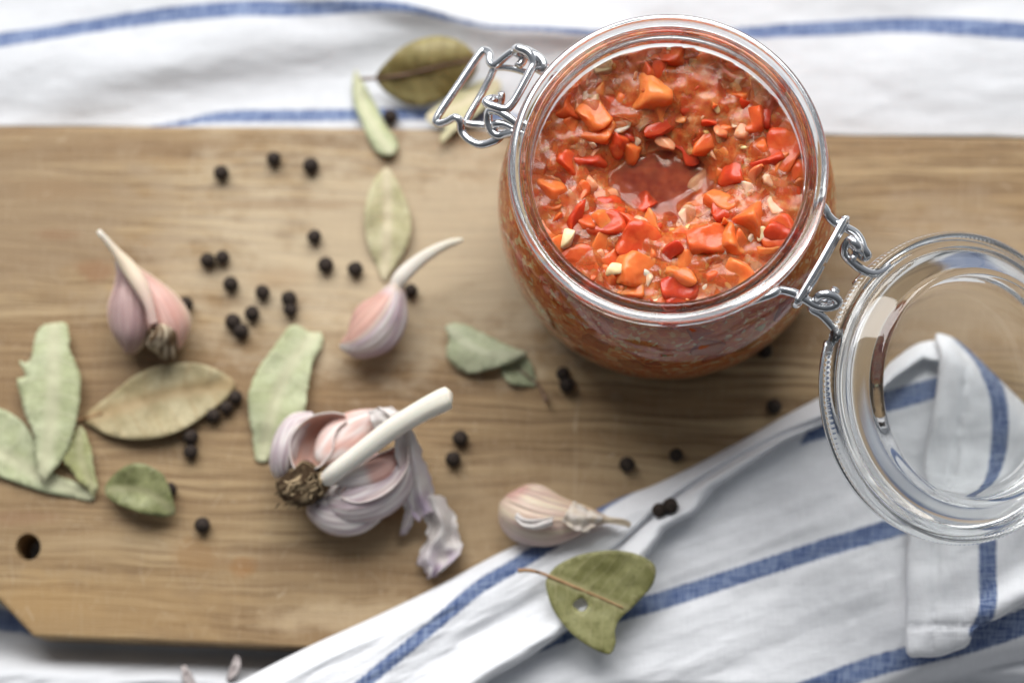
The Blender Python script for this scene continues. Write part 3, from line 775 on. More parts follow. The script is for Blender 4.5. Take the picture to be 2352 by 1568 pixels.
SEED = m_piece('tomato_seed', [(0.0, (0.70, 0.34, 0.09)), (0.6, (0.78, 0.48, 0.17)), (1.0, (0.82, 0.60, 0.30))], 0.15, 0.5, 300, (0.006, 0.003, 0.0015))

PRESSED = {'tomato_chunk': m_piece('tomato_on_glass', [(0.0, (0.46, 0.05, 0.014)), (0.5, (0.60, 0.11, 0.03)), (1.0, (0.66, 0.22, 0.06))], 0.6, 0.3, 200, RADW, 0, 0.0),
           'onion_piece': m_piece('onion_on_glass', [(0.0, (0.56, 0.16, 0.06)), (1.0, (0.66, 0.34, 0.16))], 0.6, 0.4, 200, RADW, 0, 0.0),
           'garlic_piece': m_piece('garlic_on_glass', [(0.0, (0.76, 0.46, 0.18)), (1.0, (0.80, 0.60, 0.32))], 0.6, 0.4, 200, RADW, 0, 0.0)}
PRESSED['tomato_seed'] = PRESSED['garlic_piece']
def piece_mesh(name, dims, seed, mat, jit=0.42, bevel=0.12, bend=0.0, npts=8, wob=0.13, soft=2):
    rng = random.Random(seed)
    bm = bmesh.new()
    if npts == 8:
        for sx in (-1, 1):
            for sy in (-1, 1):
                for sz in (-1, 1):
                    bm.verts.new(Vector((dims[0]/2*(sx+rng.uniform(-jit, jit)), dims[1]/2*(sy+rng.uniform(-jit, jit)), dims[2]/2*(sz+rng.uniform(-jit, jit)))))
    else:
        for _ in range(npts):
            v = Vector((rng.gauss(0, 1), rng.gauss(0, 1), rng.gauss(0, 1))).normalized()
            bm.verts.new(Vector((v.x*dims[0]/2, v.y*dims[1]/2, v.z*dims[2]/2)))
    r = bmesh.ops.convex_hull(bm, input=bm.verts[:])
    bmesh.ops.delete(bm, geom=list({g for g in r['geom_interior'] if isinstance(g, bmesh.types.BMVert)}), context='VERTS')
    bmesh.ops.dissolve_limit(bm, angle_limit=R(14), verts=bm.verts[:], edges=bm.edges[:])
    bmesh.ops.bevel(bm, geom=bm.edges[:]+bm.verts[:], offset=bevel*min(dims), segments=2, profile=0.6, affect='EDGES')
    bmesh.ops.triangulate(bm, faces=bm.faces[:])
    if wob:
        long = [e for e in bm.edges if e.calc_length() > 0.4*max(dims)]
        if long: bmesh.ops.subdivide_edges(bm, edges=long, cuts=1)
        bmesh.ops.triangulate(bm, faces=bm.faces[:])
    bmesh.ops.subdivide_edges(bm, edges=[e for e in bm.edges if e.calc_length() > 0.2*max(dims)], cuts=1)
    bmesh.ops.triangulate(bm, faces=bm.faces[:])
    for _ in range(soft): bmesh.ops.smooth_vert(bm, verts=bm.verts[:], factor=0.5, use_axis_x=True, use_axis_y=True, use_axis_z=True)
    for v in bm.verts:
        q = v.co/max(dims)*2.0+Vector((seed*3.7, 0, 0))
        v.co += mnoise.noise_vector(q)*wob*max(dims)+mnoise.noise_vector(q*2.3)*wob*0.35*max(dims)
        v.co.z += bend*(v.co.x**2)
        v.co *= S
    bmesh.ops.recalc_face_normals(bm, faces=bm.faces[:])
    me = bpy.data.meshes.new(name); bm.to_mesh(me); bm.free(); me.materials.append(mat)
    me.polygons.foreach_set('use_smooth', [True]*len(me.polygons))
    return me
def seed_mesh(d, i):
    bm = bmesh.new(); bmesh.ops.create_icosphere(bm, subdivisions=2, radius=0.5)
    for v in bm.verts:
        t = 1-0.45*max(v.co.x*2, 0)**1.5
        v.co = Vector((v.co.x*d[0]*1.15, v.co.y*d[1]*t, v.co.z*d[2]*t))*S
    me = bpy.data.meshes.new('tomato_seed'); bm.to_mesh(me); bm.free(); me.materials.append(SEED)
    me.polygons.foreach_set('use_smooth', [True]*len(me.polygons)); return me
VAR = {
 'tomato_chunk': [piece_mesh('tomato_chunk', d, 10+i, TOM) for i, d in enumerate([(1.05, .95, .8), (1.15, .75, .6), (.9, .9, .8), (1.35, .55, .42), (.75, .65, .5), (1.2, 1.0, .45), (.7, .6, .5), (1.5, .42, .32)])],
 'onion_piece': [piece_mesh('onion_piece', d, 40+i, ONI, 0.5, 0.22, b, 8, 0.08, 1) for i, (d, b) in enumerate([((.9, .65, .2), .12), ((.7, .6, .22), .0), ((1.2, .4, .22), .15), ((.6, .5, .2), .1), ((.8, .45, .25), -.12), ((.5, .45, .2), 0)])],
 'garlic_piece': [piece_mesh('garlic_piece', d, 70+i, GAR, 0.45, 0.14, 0, 8 if i % 2 else 9, 0.04, 1) for i, d in enumerate([(.55, .45, .3), (.65, .3, .3), (.4, .38, .3), (.5, .4, .25), (.8, .65, .35)])],
 'tomato_seed': [seed_mesh(d, i) for i, d in enumerate([(.34, .24, .14), (.38, .22, .16), (.3, .25, .15)])],
}
rng = random.Random(21)
def put(kind, x, y, z, rot, scale=1.0, var=None):
    me = VAR[kind][rng.randrange(len(VAR[kind])) if var is None else var]
    o = bpy.data.objects.new(kind, me); COL.objects.link(o)
    o.parent = salsa; o.matrix_parent_inverse = salsa.matrix_world.inverted()
    o.location = Vector((x, y, z))*S; o.rotation_euler = rot; o.scale = (scale*rng.uniform(.85, 1.2), scale*rng.uniform(.85, 1.2), scale*rng.uniform(.8, 1.1))
    return o
def press(kind, *a):
    o = put(kind, *a); o.material_slots[0].link = 'OBJECT'; o.material_slots[0].material = PRESSED[kind]
HAND = [('tomato_chunk', 1625, 553, .2, 10, 1.05, 0), ('tomato_chunk', 1470, 555, .15, -28, 1.15, 2), ('tomato_chunk', 1395, 520, .12, 15, 1.0, 0), ('tomato_chunk', 1440, 600, .05, 35, 1.0, 5), ('tomato_chunk', 1262, 525, .15, 78, 1.0, 3),
        ('tomato_chunk', 1680, 470, .15, 35, 1.2, 5), ('tomato_chunk', 1690, 375, .12, 70, 1.15, 1), ('tomato_chunk', 1790, 535, .15, 20, 1.1, 0), ('tomato_chunk', 1800, 345, .15, -30, 1.0, 2), ('tomato_chunk', 1550, 272, .2, 30, 1.1, 7),
        ('tomato_chunk', 1495, 165, .1, 15, 1.1, 1), ('tomato_chunk', 1610, 228, .1, 20, 1.1, 5), ('tomato_chunk', 1480, 455, .1, -40, .8, 4), ('tomato_chunk', 1300, 360, .1, 10, .7, 1), ('tomato_chunk', 1560, 660, .1, 10, 1.1, 0), ('tomato_chunk', 1330, 600, .1, 20, 1.0, 2),
        ('tomato_chunk', 1430, 235, .1, -20, 1.1, 5), ('tomato_chunk', 1760, 250, .1, 60, 1.0, 1), ('tomato_chunk', 1640, 300, .1, 60, 1.0, 3),
        ('onion_piece', 1718, 290, .28, 60, 1.1, 0), ('onion_piece', 1395, 298, .22, 25, 1.1, 2), ('onion_piece', 1362, 340, .2, 50, 1.0, 2), ('onion_piece', 1390, 452, .15, 30, 1.0, 1), ('onion_piece', 1608, 412, -.15, 60, 1.1, 1),
        ('onion_piece', 1310, 470, .15, 85, 1.0, 4), ('onion_piece', 1430, 125, .15, 10, 1.0, 3), ('onion_piece', 1680, 600, .15, 50, .8, 3), ('onion_piece', 1610, 675, .2, 70, .9, 1), ('onion_piece', 1790, 430, .15, -20, .9, 0), ('onion_piece', 1480, 650, .2, 60, .9, 4),
        ('garlic_piece', 1412, 628, .72, 40, 1.15, 4), ('garlic_piece', 1306, 548, .62, 70, 1.1, 1), ('garlic_piece', 1742, 538, .62, 40, 1.1, 0), ('garlic_piece', 1538, 132, .25, 80, 1.0, 1), ('garlic_piece', 1517, 216, .28, 5, 1.0, 2), ('garlic_piece', 1358, 230, .25, 20, 1.0, 3),
        ('garlic_piece', 1782, 318, .3, 60, .9, 2), ('garlic_piece', 1642, 245, .25, -50, .9, 1), ('garlic_piece', 1705, 432, .3, 30, .8, 2), ('garlic_piece', 1690, 190, .25, 40, 1.0, 0), ('garlic_piece', 1385, 160, .25, 10, 1.0, 3), ('garlic_piece', 1515, 692, .2, 10, .9, 1), ('garlic_piece', 1590, 330, .2, 75, .9, 1)]
for kind, px, py, dz, rz, s, v in HAND:
    q = P(px, py, SZ+dz*0.5); z = salsa_z(q.x, q.y)
    if z < SZ-0.6: z = SZ-0.62
    put(kind, q.x, q.y, z+(dz*0.6 if kind != 'tomato_chunk' else dz*0.6-0.10), (R(rng.uniform(-16, 16)), R(rng.uniform(-16, 16)), R(rz)), s, v)
placed = []
def scatter(kind, n, dz, mind, smin, smax, tilt=30):
    k = 0; tries = 0
    while k < n and tries < n*30:
        tries += 1
        r = 4.25*math.sqrt(rng.random()); a = rng.uniform(0, 2*math.pi)
        x, y = JX+r*math.cos(a), JY+r*math.sin(a)
        if any((x-u)**2+(y-v)**2 < mind**2 for u, v in placed): continue
        dd = math.hypot((x-DIP.x)/1.95, (y-DIP.y+.1)/1.2)
        if dd < 1 : continue
        placed.append((x, y)); k += 1
        put(kind, x, y, salsa_z(x, y)+dz+rng.uniform(-.08, .06), (R(rng.uniform(-tilt, tilt)), R(rng.uniform(-tilt, tilt)), rng.uniform(0, 6.28)), rng.uniform(smin, smax))
scatter('tomato_chunk', 105, -.06, 0.40, .6, 1.15, 45)
scatter('tomato_chunk', 50, .0, 0.24, .35, .6, 60)
scatter('onion_piece', 85, .04, 0.26, .6, 1.1, 45)
scatter('garlic_piece', 20, .12, 0.24, .5, .8, 40)
scatter('tomato_seed', 36, .16, 0.2, .7, 1.0, 40)
# pieces pressed against the front of the glass
for i in range(46):
    a = R(rng.uniform(-165, -15)); z = rng.uniform(3.2, 7.0); r = inner_r(z)-0.10
    kind = rng.choice(['tomato_chunk']*5+['onion_piece']*3+['garlic_piece']*2+['tomato_seed'])
    press(kind, JX+r*math.cos(a), JY+r*math.sin(a), z, (R(90), R(rng.uniform(-60, 60)), a+R(90)), rng.uniform(.6, .9))
for px, py, s in [(1410, 812, .9), (1715, 715, 1.1), (1400, 790, .7), (1530, 775, .7), (1590, 830, .7), (1700, 800, .6)]:
    q = P(px, py, 5.5); a = math.atan2(q.y-JY, q.x-JX); r = inner_r(5.5)-0.05
    press('garlic_piece', JX+r*math.cos(a), JY+r*math.sin(a), 5.5, (R(90), R(rng.uniform(-60, 60)), a+R(90)), s, 4)

# ------------------------------------------------------------------ bay leaves
def leaf(outline, vein, zf, mat, label, stalk=None, stalk_mat=None, hole=None, step=11, rough=0.0, cat='bay leaf', seed=3, curl=0.25, cup=0.0):
    """outline, vein in px; zf(X,Y) height in cm of the thing it lies on"""
    pts = [(p.x, p.y) for p in crom([(a, b, 0) for a, b in outline], 6, True)]
    rg = random.Random(seed)
    if rough:
        pts = [(x+rg.uniform(-rough, rough), y+rg.uniform(-rough, rough)) for x, y in pts]
    V2, F2 = fill_poly(pts, step, [hole] if hole else [], seed=seed)
    X, Y = V2[:, 0], V2[:, 1]
    vp = [(p.x, p.y) for p in crom([(a, b, 0) for a, b in vein], 6)]
    d, s, arc = sdist(X, Y, vp)
    L = sum(math.dist(vp[i], vp[i+1]) for i in range(len(vp)-1))
    W = max(d.max(), 20)
    v = d*s/(2.0*L)+0.5
    de, _, _ = sdist(X, Y, pts+[pts[0]])
    z = zf(X, Y)+0.06+curl*(d/W)**1.7+cup*np.sin(arc*math.pi)+fbm(X/60., Y/60., seed, 3)*0.27+fbm(X/22., Y/22., seed+5, 2)*0.07
    z = z-0.06*np.exp(-(d/5)**2)
    V = Pn(X, Y, z)
    c0 = P(np.mean(X), np.mean(Y), float(np.min(z)))
    root = empty('bay_leaf', c0, label, cat, 'dried bay leaves scattered around the board')
    o = link('blade', mesh('blade', V, F2, uvs=np.stack([arc, v], -1)), mat, root)
    o.modifiers.new('thick', 'SOLIDIFY').thickness = 0.0002
    if stalk:
        q = []
        for (a, b) in [(p.x, p.y) for p in crom([(a, b, 0) for a, b in stalk], 4)]:
            i = int(np.argmin((X-a)**2+(Y-b)**2)); zz = z[i] if (X[i]-a)**2+(Y[i]-b)**2 < 900 else float(zf(np.array([a]), np.array([b]))[0])+0.2
            q.append(P(a, b, zz+0.035))
        link('stalk', mesh('stalk', *tube(q, 0.062, 8, 2, taper=lambda t: 1.15-0.75*t)), stalk_mat or TWIG, root)
    return root
flat = lambda h=0.0: (lambda X, Y: np.zeros(np.shape(X))+h)
OLIVE = m_leaf('leaf_olive_brown', (0.235, 0.185, 0.068), (0.335, 0.285, 0.125), (0.15, 0.10, 0.042), 0.45)
PALE = m_leaf('leaf_pale_green', (0.43, 0.46, 0.26), (0.52, 0.55, 0.35), (0.56, 0.55, 0.37))
PALEY = m_leaf('leaf_pale_straw', (0.46, 0.42, 0.235), (0.55, 0.51, 0.32), (0.60, 0.52, 0.36))
MINT = m_leaf('leaf_grey_green', (0.40, 0.435, 0.27), (0.49, 0.515, 0.345), (0.53, 0.54, 0.38))
BEIGE = m_leaf('leaf_beige', (0.40, 0.325, 0.175), (0.50, 0.43, 0.26), (0.42, 0.30, 0.155))
GREEN = m_leaf('leaf_green', (0.165, 0.175, 0.072), (0.32, 0.33, 0.155), (0.32, 0.31, 0.17), 0.4)
SAGE = m_leaf('leaf_sage', (0.205, 0.20, 0.072), (0.315, 0.305, 0.135), (0.40, 0.37, 0.19), 0.45)
DKG = m_leaf('leaf_dull_green', (0.31, 0.34, 0.20), (0.38, 0.41, 0.26), (0.33, 0.33, 0.2))

leaf([(863, 180), (872, 160), (895, 135), (925, 108), (965, 90), (1005, 83), (1045, 90), (1078, 110), (1098, 140), (1090, 175), (1060, 205), (1020, 228), (975, 242), (935, 240), (900, 222), (876, 203)],
     [(860, 181), (900, 178), (960, 165), (1020, 150), (1090, 136)], lambda X, Y: -0.35+0.9*sstep(240, 90, Y), OLIVE, 'olive brown bay leaf leaning on the towel above the board, next to the jar clasp',
     [(832, 182), (862, 180), (930, 172), (1020, 150), (1085, 137)], TWIG_D, curl=-0.25, cup=0.25)
leaf([(815, 162), (809, 205), (815, 245), (832, 285), (848, 325), (868, 352), (895, 358), (915, 340), (908, 315), (888, 290), (872, 258), (856, 228), (838, 195), (824, 172)],
     [(815, 162), (832, 235), (862, 295), (895, 350)], lambda X, Y: -0.5+0.75*sstep(180, 330, Y), PALE, 'narrow pale green bay leaf crossing the back edge of the board', curl=-0.2, seed=5)
leaf([(978, 268), (1010, 240), (1050, 212), (1095, 190), (1140, 182), (1150, 205), (1120, 240), (1085, 270), (1045, 300), (1015, 328), (1012, 312), (1025, 292), (1000, 288)],
     [(978, 270), (1050, 245), (1145, 190)], lambda X, Y: -0.4+0.6*sstep(200, 310, Y), PALEY, 'straw coloured bay leaf lying underneath the wire clasp of the jar', seed=6)
leaf([(888, 385), (905, 405), (925, 445), (942, 495), (940, 545), (922, 590), (898, 625), (882, 645), (866, 610), (848, 570), (838, 520), (840, 470), (852, 428), (870, 400)],
     [(888, 388), (890, 480), (888, 570), (882, 642)], flat(0.05), PALEY, 'straw coloured pointed bay leaf pointing down at the neck of a white tailed garlic clove', curl=0.22, cup=0.1, seed=7)
leaf([(655, 760), (680, 745), (710, 760), (738, 765), (740, 792), (722, 825), (712, 862), (705, 905), (698, 960), (660, 1010), (622, 1052), (600, 1060), (586, 1050), (580, 1000), (570, 940), (572, 895), (592, 850), (622, 805)],
     [(722, 765), (660, 850), (625, 950), (602, 1055)], flat(0.05), PALE, 'pale green bay leaf with its lower end tucked behind the garlic bulb', rough=2.0, curl=0.12, cup=0.25, seed=8)
leaf([(1022, 752), (1040, 742), (1070, 745), (1110, 765), (1160, 790), (1210, 812), (1180, 830), (1140, 845), (1105, 855), (1075, 858), (1050, 845), (1030, 825), (1024, 805), (1032, 782), (1028, 765)],
     [(1026, 750), (1080, 795), (1140, 815), (1208, 813)], flat(0.32), MINT, 'grey green torn bay leaf between the jar and the garlic cloves', rough=1.5, curl=-0.3, cup=0.15, seed=9)
leaf([(1150, 838), (1175, 822), (1205, 815), (1220, 835), (1228, 862), (1234, 886), (1212, 886), (1180, 882), (1160, 868)],
     [(1165, 835), (1200, 850), (1234, 884)], flat(0.03), DKG, 'small dull green bay leaf scrap with a thin dark stalk, tucked under the torn leaf', [(1256, 922), (1246, 900), (1232, 880), (1190, 848)], TWIG_D, seed=10)
leaf([(0, 938), (30, 952), (60, 978), (80, 1015), (100, 1060), (130, 1090), (170, 1105), (215, 1138), (208, 1148), (165, 1142), (100, 1128), (40, 1108), (-30, 1080), (-110, 1030), (-110, 960), (-50, 930)],
     [(-110, 1000), (0, 1040), (100, 1095), (212, 1142)], flat(0.05), PALE, 'pale green bay leaf running off the left edge of the photo', curl=0.15, seed=11)
leaf([(182, 978), (200, 1000), (210, 1035), (216, 1080), (224, 1118), (214, 1140), (200, 1118), (182, 1106), (166, 1082), (146, 1056), (160, 1020)],
     [(184, 980), (185, 1050), (222, 1136)], flat(0.30), m_leaf('leaf_yellow_green', (0.34, 0.345, 0.15), (0.42, 0.43, 0.23), (0.44, 0.42, 0.24)), 'small yellow green bay leaf piece between the tall pale leaf and the beige leaf', rough=1.5, curl=0.1, seed=12)
leaf([(78, 782), (95, 750), (125, 740), (152, 744), (160, 775), (160, 805), (172, 828), (185, 862), (184, 920), (172, 985), (150, 1042), (120, 1085), (96, 1112), (88, 1080), (82, 1030), (78, 1000), (58, 950), (44, 900), (40, 870), (58, 862), (46, 830), (62, 832), (74, 815)],
     [(125, 742), (122, 850), (118, 960), (95, 1110)], flat(0.42), PALE, 'tall pale green bay leaf with ragged edge, on top of the leaves at left', rough=2.0, curl=-0.15, cup=0.2, seed=13)
leaf([(190, 962), (222, 930), (262, 900), (300, 868), (345, 845), (400, 834), (455, 834), (505, 852), (541, 880), (522, 912), (480, 945), (430, 980), (375, 1002), (320, 1009), (262, 1002), (220, 985)],
     [(178, 964), (280, 935), (400, 900), (541, 880)], flat(0.08), BEIGE, 'large beige bay leaf below the pink garlic clove at the left', [(176, 966), (192, 962), (235, 948)], curl=0.28, cup=0.12, seed=14)
leaf([(240, 1122), (250, 1102), (272, 1080), (298, 1066), (325, 1064), (352, 1075), (375, 1090), (388, 1118), (398, 1150), (402, 1180), (375, 1186), (340, 1182), (305, 1170), (272, 1158), (248, 1142)],
     [(238, 1126), (300, 1122), (350, 1135), (402, 1180)], flat(0.42), GREEN, 'small dark green bay leaf lying above the drilled hole of the board', curl=0.2, cup=0.2, seed=15)
HL = [(1333+16*math.cos(a)+2*math.cos(3*a), 1388+15*math.sin(a)+2*math.sin(2*a)) for a in np.linspace(0, 2*math.pi, 12, endpoint=False)]
leaf([(1254, 1332), (1275, 1302), (1305, 1284), (1345, 1270), (1400, 1263), (1450, 1268), (1490, 1285), (1506, 1305), (1500, 1340), (1478, 1368), (1450, 1396), (1424, 1420), (1413, 1445), (1414, 1475), (1402, 1500), (1375, 1495), (1335, 1472), (1300, 1440), (1272, 1402), (1258, 1365)],
     [(1252, 1322), (1320, 1345), (1380, 1373), (1440, 1398)], lambda X, Y: 1.52+0.0012*(1380-Y), SAGE, 'sage green bay leaf with a small hole and brown stalk, lying on the striped towel',
     [(1190, 1310), (1215, 1309), (1250, 1318), (1320, 1347), (1380, 1372), (1432, 1395)], hole=HL, curl=0.18, cup=0.05, seed=16)

# ------------------------------------------------------------------ peppercorns
PR = 0.262
def pepper_mesh(seed):
    bm = bmesh.new(); bmesh.ops.create_icosphere(bm, subdivisions=4, radius=1.0)
    for v in bm.verts:
        n = v.co.normalized(); q = n*2.6+Vector((seed*7.3, 0, 0))
        r = 1+0.06*mnoise.noise(q*0.5)-0.10*abs(mnoise.noise(q*1.2))+0.03*mnoise.noise(q*3)
        v.co = n*r*PR*S
    me = bpy.data.meshes.new('peppercorn'); bm.to_mesh(me); bm.free(); me.materials.append(PEPPER)
    me.polygons.foreach_set('use_smooth', [True]*len(me.polygons))
    return me
PV = [pepper_mesh(i) for i in range(6)]
PEP = [(508, 397, 'black peppercorn on the board, leftmost of the three in the row nearest the back edge'),
 (629, 365, 'middle peppercorn, set farthest back, of the three near the back edge of the board'),
 (714, 380, 'black peppercorn on the board, rightmost of the three in the row near the back edge'),
 (722, 543, 'lone black peppercorn on the board left of the upright straw coloured leaf, hindmost of three'),
 (748, 608, 'black peppercorn on the board, middle of the three left of the straw coloured leaf'),
 (816, 618, 'black peppercorn on the board closest to the left side of the straw coloured leaf'),
 (477, 598, 'left peppercorn of the touching pair above right of the pink garlic clove'),
 (511, 591, 'right peppercorn of the touching pair above right of the pink garlic clove'),
 (530, 652, 'lone black peppercorn just below the touching pair to the right of the pink garlic clove'),
 (603, 671, 'lone black peppercorn between the close trio and the vertical pair above the pale green leaf'),
 (664, 686, 'upper peppercorn of the vertical pair right above the pale green leaf'),
 (667, 711, 'lower peppercorn of the vertical pair right above the pale green leaf'),
 (579, 719, 'upper right peppercorn of the close trio in the middle of the left cluster'),
 (535, 738, 'left peppercorn of the close trio in the middle of the left cluster'),
 (553, 760, 'lowest peppercorn of the close trio in the middle of the left cluster'),
 (427, 697, 'black peppercorn peeking out behind the right shoulder of the left garlic clove'),
 (943, 668, 'black peppercorn half hidden behind the neck of the white tailed garlic clove'),
 (897, 268, 'black peppercorn lying on the towel behind the board, beside the narrow pale leaf'),
 (541, 912, 'uppermost of the three peppercorns along the front edge of the beige leaf'),
 (519, 936, 'middle of the three peppercorns along the front edge of the beige leaf'),
 (490, 954, 'lowest of the three peppercorns along the front edge of the beige leaf'),
 (438, 1003, 'upper peppercorn of the vertical pair left of the garlic bulb, under the beige leaf'),
 (438, 1037, 'lower peppercorn of the vertical pair left of the garlic bulb, under the beige leaf'),
 (1057, 1006, 'upper peppercorn of the pair to the right of the garlic bulb stem'),
 (1041, 1054, 'lower peppercorn of the pair to the right of the garlic bulb stem'),
 (465, 1205, 'lone black peppercorn on the bare board to the right of the dark green leaf'),
 (389, 1124, 'black peppercorn half hidden behind the right edge of the small dark green leaf'),
 (1293, 858, 'hinder peppercorn of the pair in the shade at the front left of the jar'),
 (1302, 884, 'nearer peppercorn of the pair in the shade at the front left of the jar'),
 (1757, 806, 'black peppercorn half hidden under the right front side of the jar'),
 (1778, 932, 'lone black peppercorn between the jar and the glass lid, beside the towel edge'),
 (1440, 1066, 'black peppercorn on the board behind the towel edge, left one of two spaced apart'),
 (1553, 1045, 'black peppercorn on the board behind the towel edge, right one of two spaced apart'),
 (1514, 1171, 'left peppercorn of the touching pair lying in the towel fold'),
 (1540, 1161, 'right peppercorn of the touching pair lying in the towel fold')]
for i, (px, py, lab) in enumerate(PEP):
    z = PR*0.97
    if py > 1150 and px > 1400: z = float(np.max(front_z(px+np.array([-14., 0, 14, 0, 0]), py+np.array([0., 14, 0, -14, 0]))))+PR*0.75
    if py < 280: z = float(under_z(np.array([float(px)]), np.array([float(py)]))[0])+PR
    o = bpy.data.objects.new('peppercorn', PV[i % 6]); COL.objects.link(o)
    o.location = P(px, py, z)*S; o.rotation_euler = (rng.uniform(0, 6), rng.uniform(0, 6), rng.uniform(0, 6)); s = rng.uniform(0.88, 1.10); o.scale = (s, s, s)
    tag(o, lab, 'peppercorn', 'black peppercorns scattered on the board')

# ------------------------------------------------------------------ garlic
WHITE = np.array((0.80, 0.76, 0.73)); CREAM = np.array((0.74, 0.63, 0.47)); MAUVE = np.array((0.40, 0.265, 0.27)); PINK = np.array((0.58, 0.30, 0.24)); TAN = np.array((0.58, 0.40, 0.22)); LILAC = np.array((0.52, 0.42, 0.46))
PALEPINK = np.array((0.68, 0.50, 0.44)); BROWN = np.array((0.16, 0.10, 0.055))
def loft(secs, colf, nn=40, per=6, up=(0, 0, 1), a0=0.0, a1=360.0, wob=0.04, seed=1, power=1.0, veins=0.0):
    """secs: (point cm, half width, half height up, half height down, roll deg). colf(u, a) -> rgb, a in degrees (90 = up)."""
    n = 110 if veins else nn
    ctr = crom([s[0] for s in secs], per); par = crom([(s[1], s[2], s[3]) for s in secs], per)
    rol = [p.x for p in crom([(s[4] if len(s) > 4 else 0, 0, 0) for s in secs], per)]
    m = len(ctr); vs = []; cols = []; uvs = []; up = Vector(up)
    closed = abs(a1-a0) >= 359.9
    for i, c in enumerate(ctr):
        t = (ctr[min(i+1, m-1)]-ctr[max(i-1, 0)]).normalized()
        x = t.cross(up).normalized(); y = x.cross(t).normalized()
        ca, sa = math.cos(R(rol[i])), math.sin(R(rol[i])); x, y = x*ca+y*sa, y*ca-x*sa
        u = i/(m-1)
        for k in range(n+1):
            a = a0+(a1-a0)*k/n
            cx, sy = math.cos(R(a)), math.sin(R(a))
            hh = par[i].y if sy > 0 else par[i].z
            px = math.copysign(abs(cx)**power, cx)*max(par[i].x, .003); pz = math.copysign(abs(sy)**power, sy)*max(hh, .003)
            w = 1+wob*mnoise.noise(Vector((u*3, math.cos(R(a))*1.5+seed*5, math.sin(R(a))*1.5)))
            # fine lengthwise ribs of the dry skin
            w += (0.010*math.sin(R(a)*19+seed+2*u)+0.012*mnoise.noise(Vector((a*0.09, u*1.2, seed))))*math.sin(u*math.pi)
            vs.append(c+x*px*w+y*pz*w)
            nz = 0.5+0.5*mnoise.noise(Vector((u*4+seed, math.cos(R(a))*5, math.sin(R(a))*5)))
            c_ = colf(u, a % 360, nz)
            if veins:
                q_ = (a+10*mnoise.noise(Vector((u*2.5, a*0.02, seed)))) % 17
                l_ = max(0, 1-abs(q_-8.5)/2.6)*max(0, .35+mnoise.noise(Vector((u*2, a*0.05, seed+9)))*1.6)*veins
                c_ = mixc(c_, MAUVE*.72, l_)
            cols.append(c_); uvs.append((u, k/n))
    F = grid_faces(m, n+1)
    return vs, F, uvs, cols
def garlic_part(name, L, mat, parent, thick=0.0):
    vs, F, uvs, cols = L
    me = mesh(name, vs, F, uvs, cols)
    bm = bmesh.new(); bm.from_mesh(me); bmesh.ops.remove_doubles(bm, verts=bm.verts[:], dist=1e-6); bmesh.ops.recalc_face_normals(bm, faces=bm.faces[:]); bm.to_mesh(me); bm.free()
    o = link(name, me, mat, parent)
    if thick: o.modifiers.new('thick', 'SOLIDIFY').thickness = thick
    return o
def mixc(a, b, t): t = min(max(t, 0), 1); return a*(1-t)+b*t
def sm(a, b, x): t = min(max((x-a)/(b-a), 0), 1); return t*t*(3-2*t)

# -- clove pair on the left
g1 = empty('garlic_clove', P(340, 740, 0), 'mauve double garlic clove with a curved pale tail, above the large beige leaf', 'garlic', 'loose garlic cloves')
def col_l(u, a, n):
    c = mixc(MAUVE*.95, PALEPINK*.8, n*.8)
    c = mixc(c, CREAM, sm(0.10, 0.0, abs(u-0.02))*0.6)
    if a < 30 or a > 330: c = mixc(c, CREAM, 0.75)
    if a > 150 and a < 210: c = mixc(c, PALEPINK*1.08, 0.8)
    return mixc(c, WHITE, sm(.8, 1, u)*.7)
garlic_part('clove', loft([(P(296, 806, .7), .05, .05, .05), (P(300, 795, .9), .38, .4, .5), (P(302, 760, 1.1), .72, .75, .95), (P(300, 710, 1.2), .78, .8, 1.05), (P(296, 660, 1.3), .55, .6, .8), (P(285, 622, 1.6), .28, .3, .35), (P(270, 595, 1.8), .12, .14, .14)], col_l, 44, 7, seed=2, wob=.09, veins=.8, power=1.25), GARLIC, g1)
def col_r(u, a, n):
    c = mixc(PINK*1.1, PALEPINK, n*0.8+0.1)
    c = mixc(c, CREAM, sm(70, 20, abs(a-340) if a > 180 else a+20)*0.8)
    c = mixc(c, BROWN*2.2, sm(.12, 0, u)*0.7)
    return mixc(c, CREAM, sm(.7, 1, u)*.9)
garlic_part('clove', loft([(P(395, 800, .5), .06, .06, .06), (P(398, 785, .75), .42, .42, .5), (P(388, 750, 1.0), .80, .72, .95), (P(368, 705, 1.15), .72, .7, 1.0), (P(340, 660, 1.3), .45, .5, .7), (P(310, 622, 1.6), .2, .25, .3), (P(292, 600, 1.8), .1, .1, .1)], col_r, 44, 7, seed=5, wob=.10, veins=.8, power=1.25), GARLIC, g1)
def col_s(u, a, n): return mixc(mixc(PALEPINK, CREAM, sm(.05, .45, u)), np.array((.80, .77, .66)), sm(.5, .85, u))*(0.92+0.1*n)
garlic_part('tail', loft([(P(352, 742, 1.95), .15, .08, .3), (P(342, 700, 2.1), .17, .12, .3), (P(322, 655, 2.15), .26, .2, .3), (P(296, 615, 2.15), .26, .22, .25), (P(268, 580, 2.3), .16, .15, .15), (P(245, 552, 2.5), .11, .1, .1), (P(232, 538, 2.6), .10, .1, .1), (P(226, 530, 2.62), .09, .08, .08)], col_s, 24, 7, seed=7), STEM, g1)
def col_k(u, a, n): return mixc(BROWN*.8, np.array((.70, .60, .44)), sm(.42, .7, n)*.9+sm(.6, .9, u)*.2)
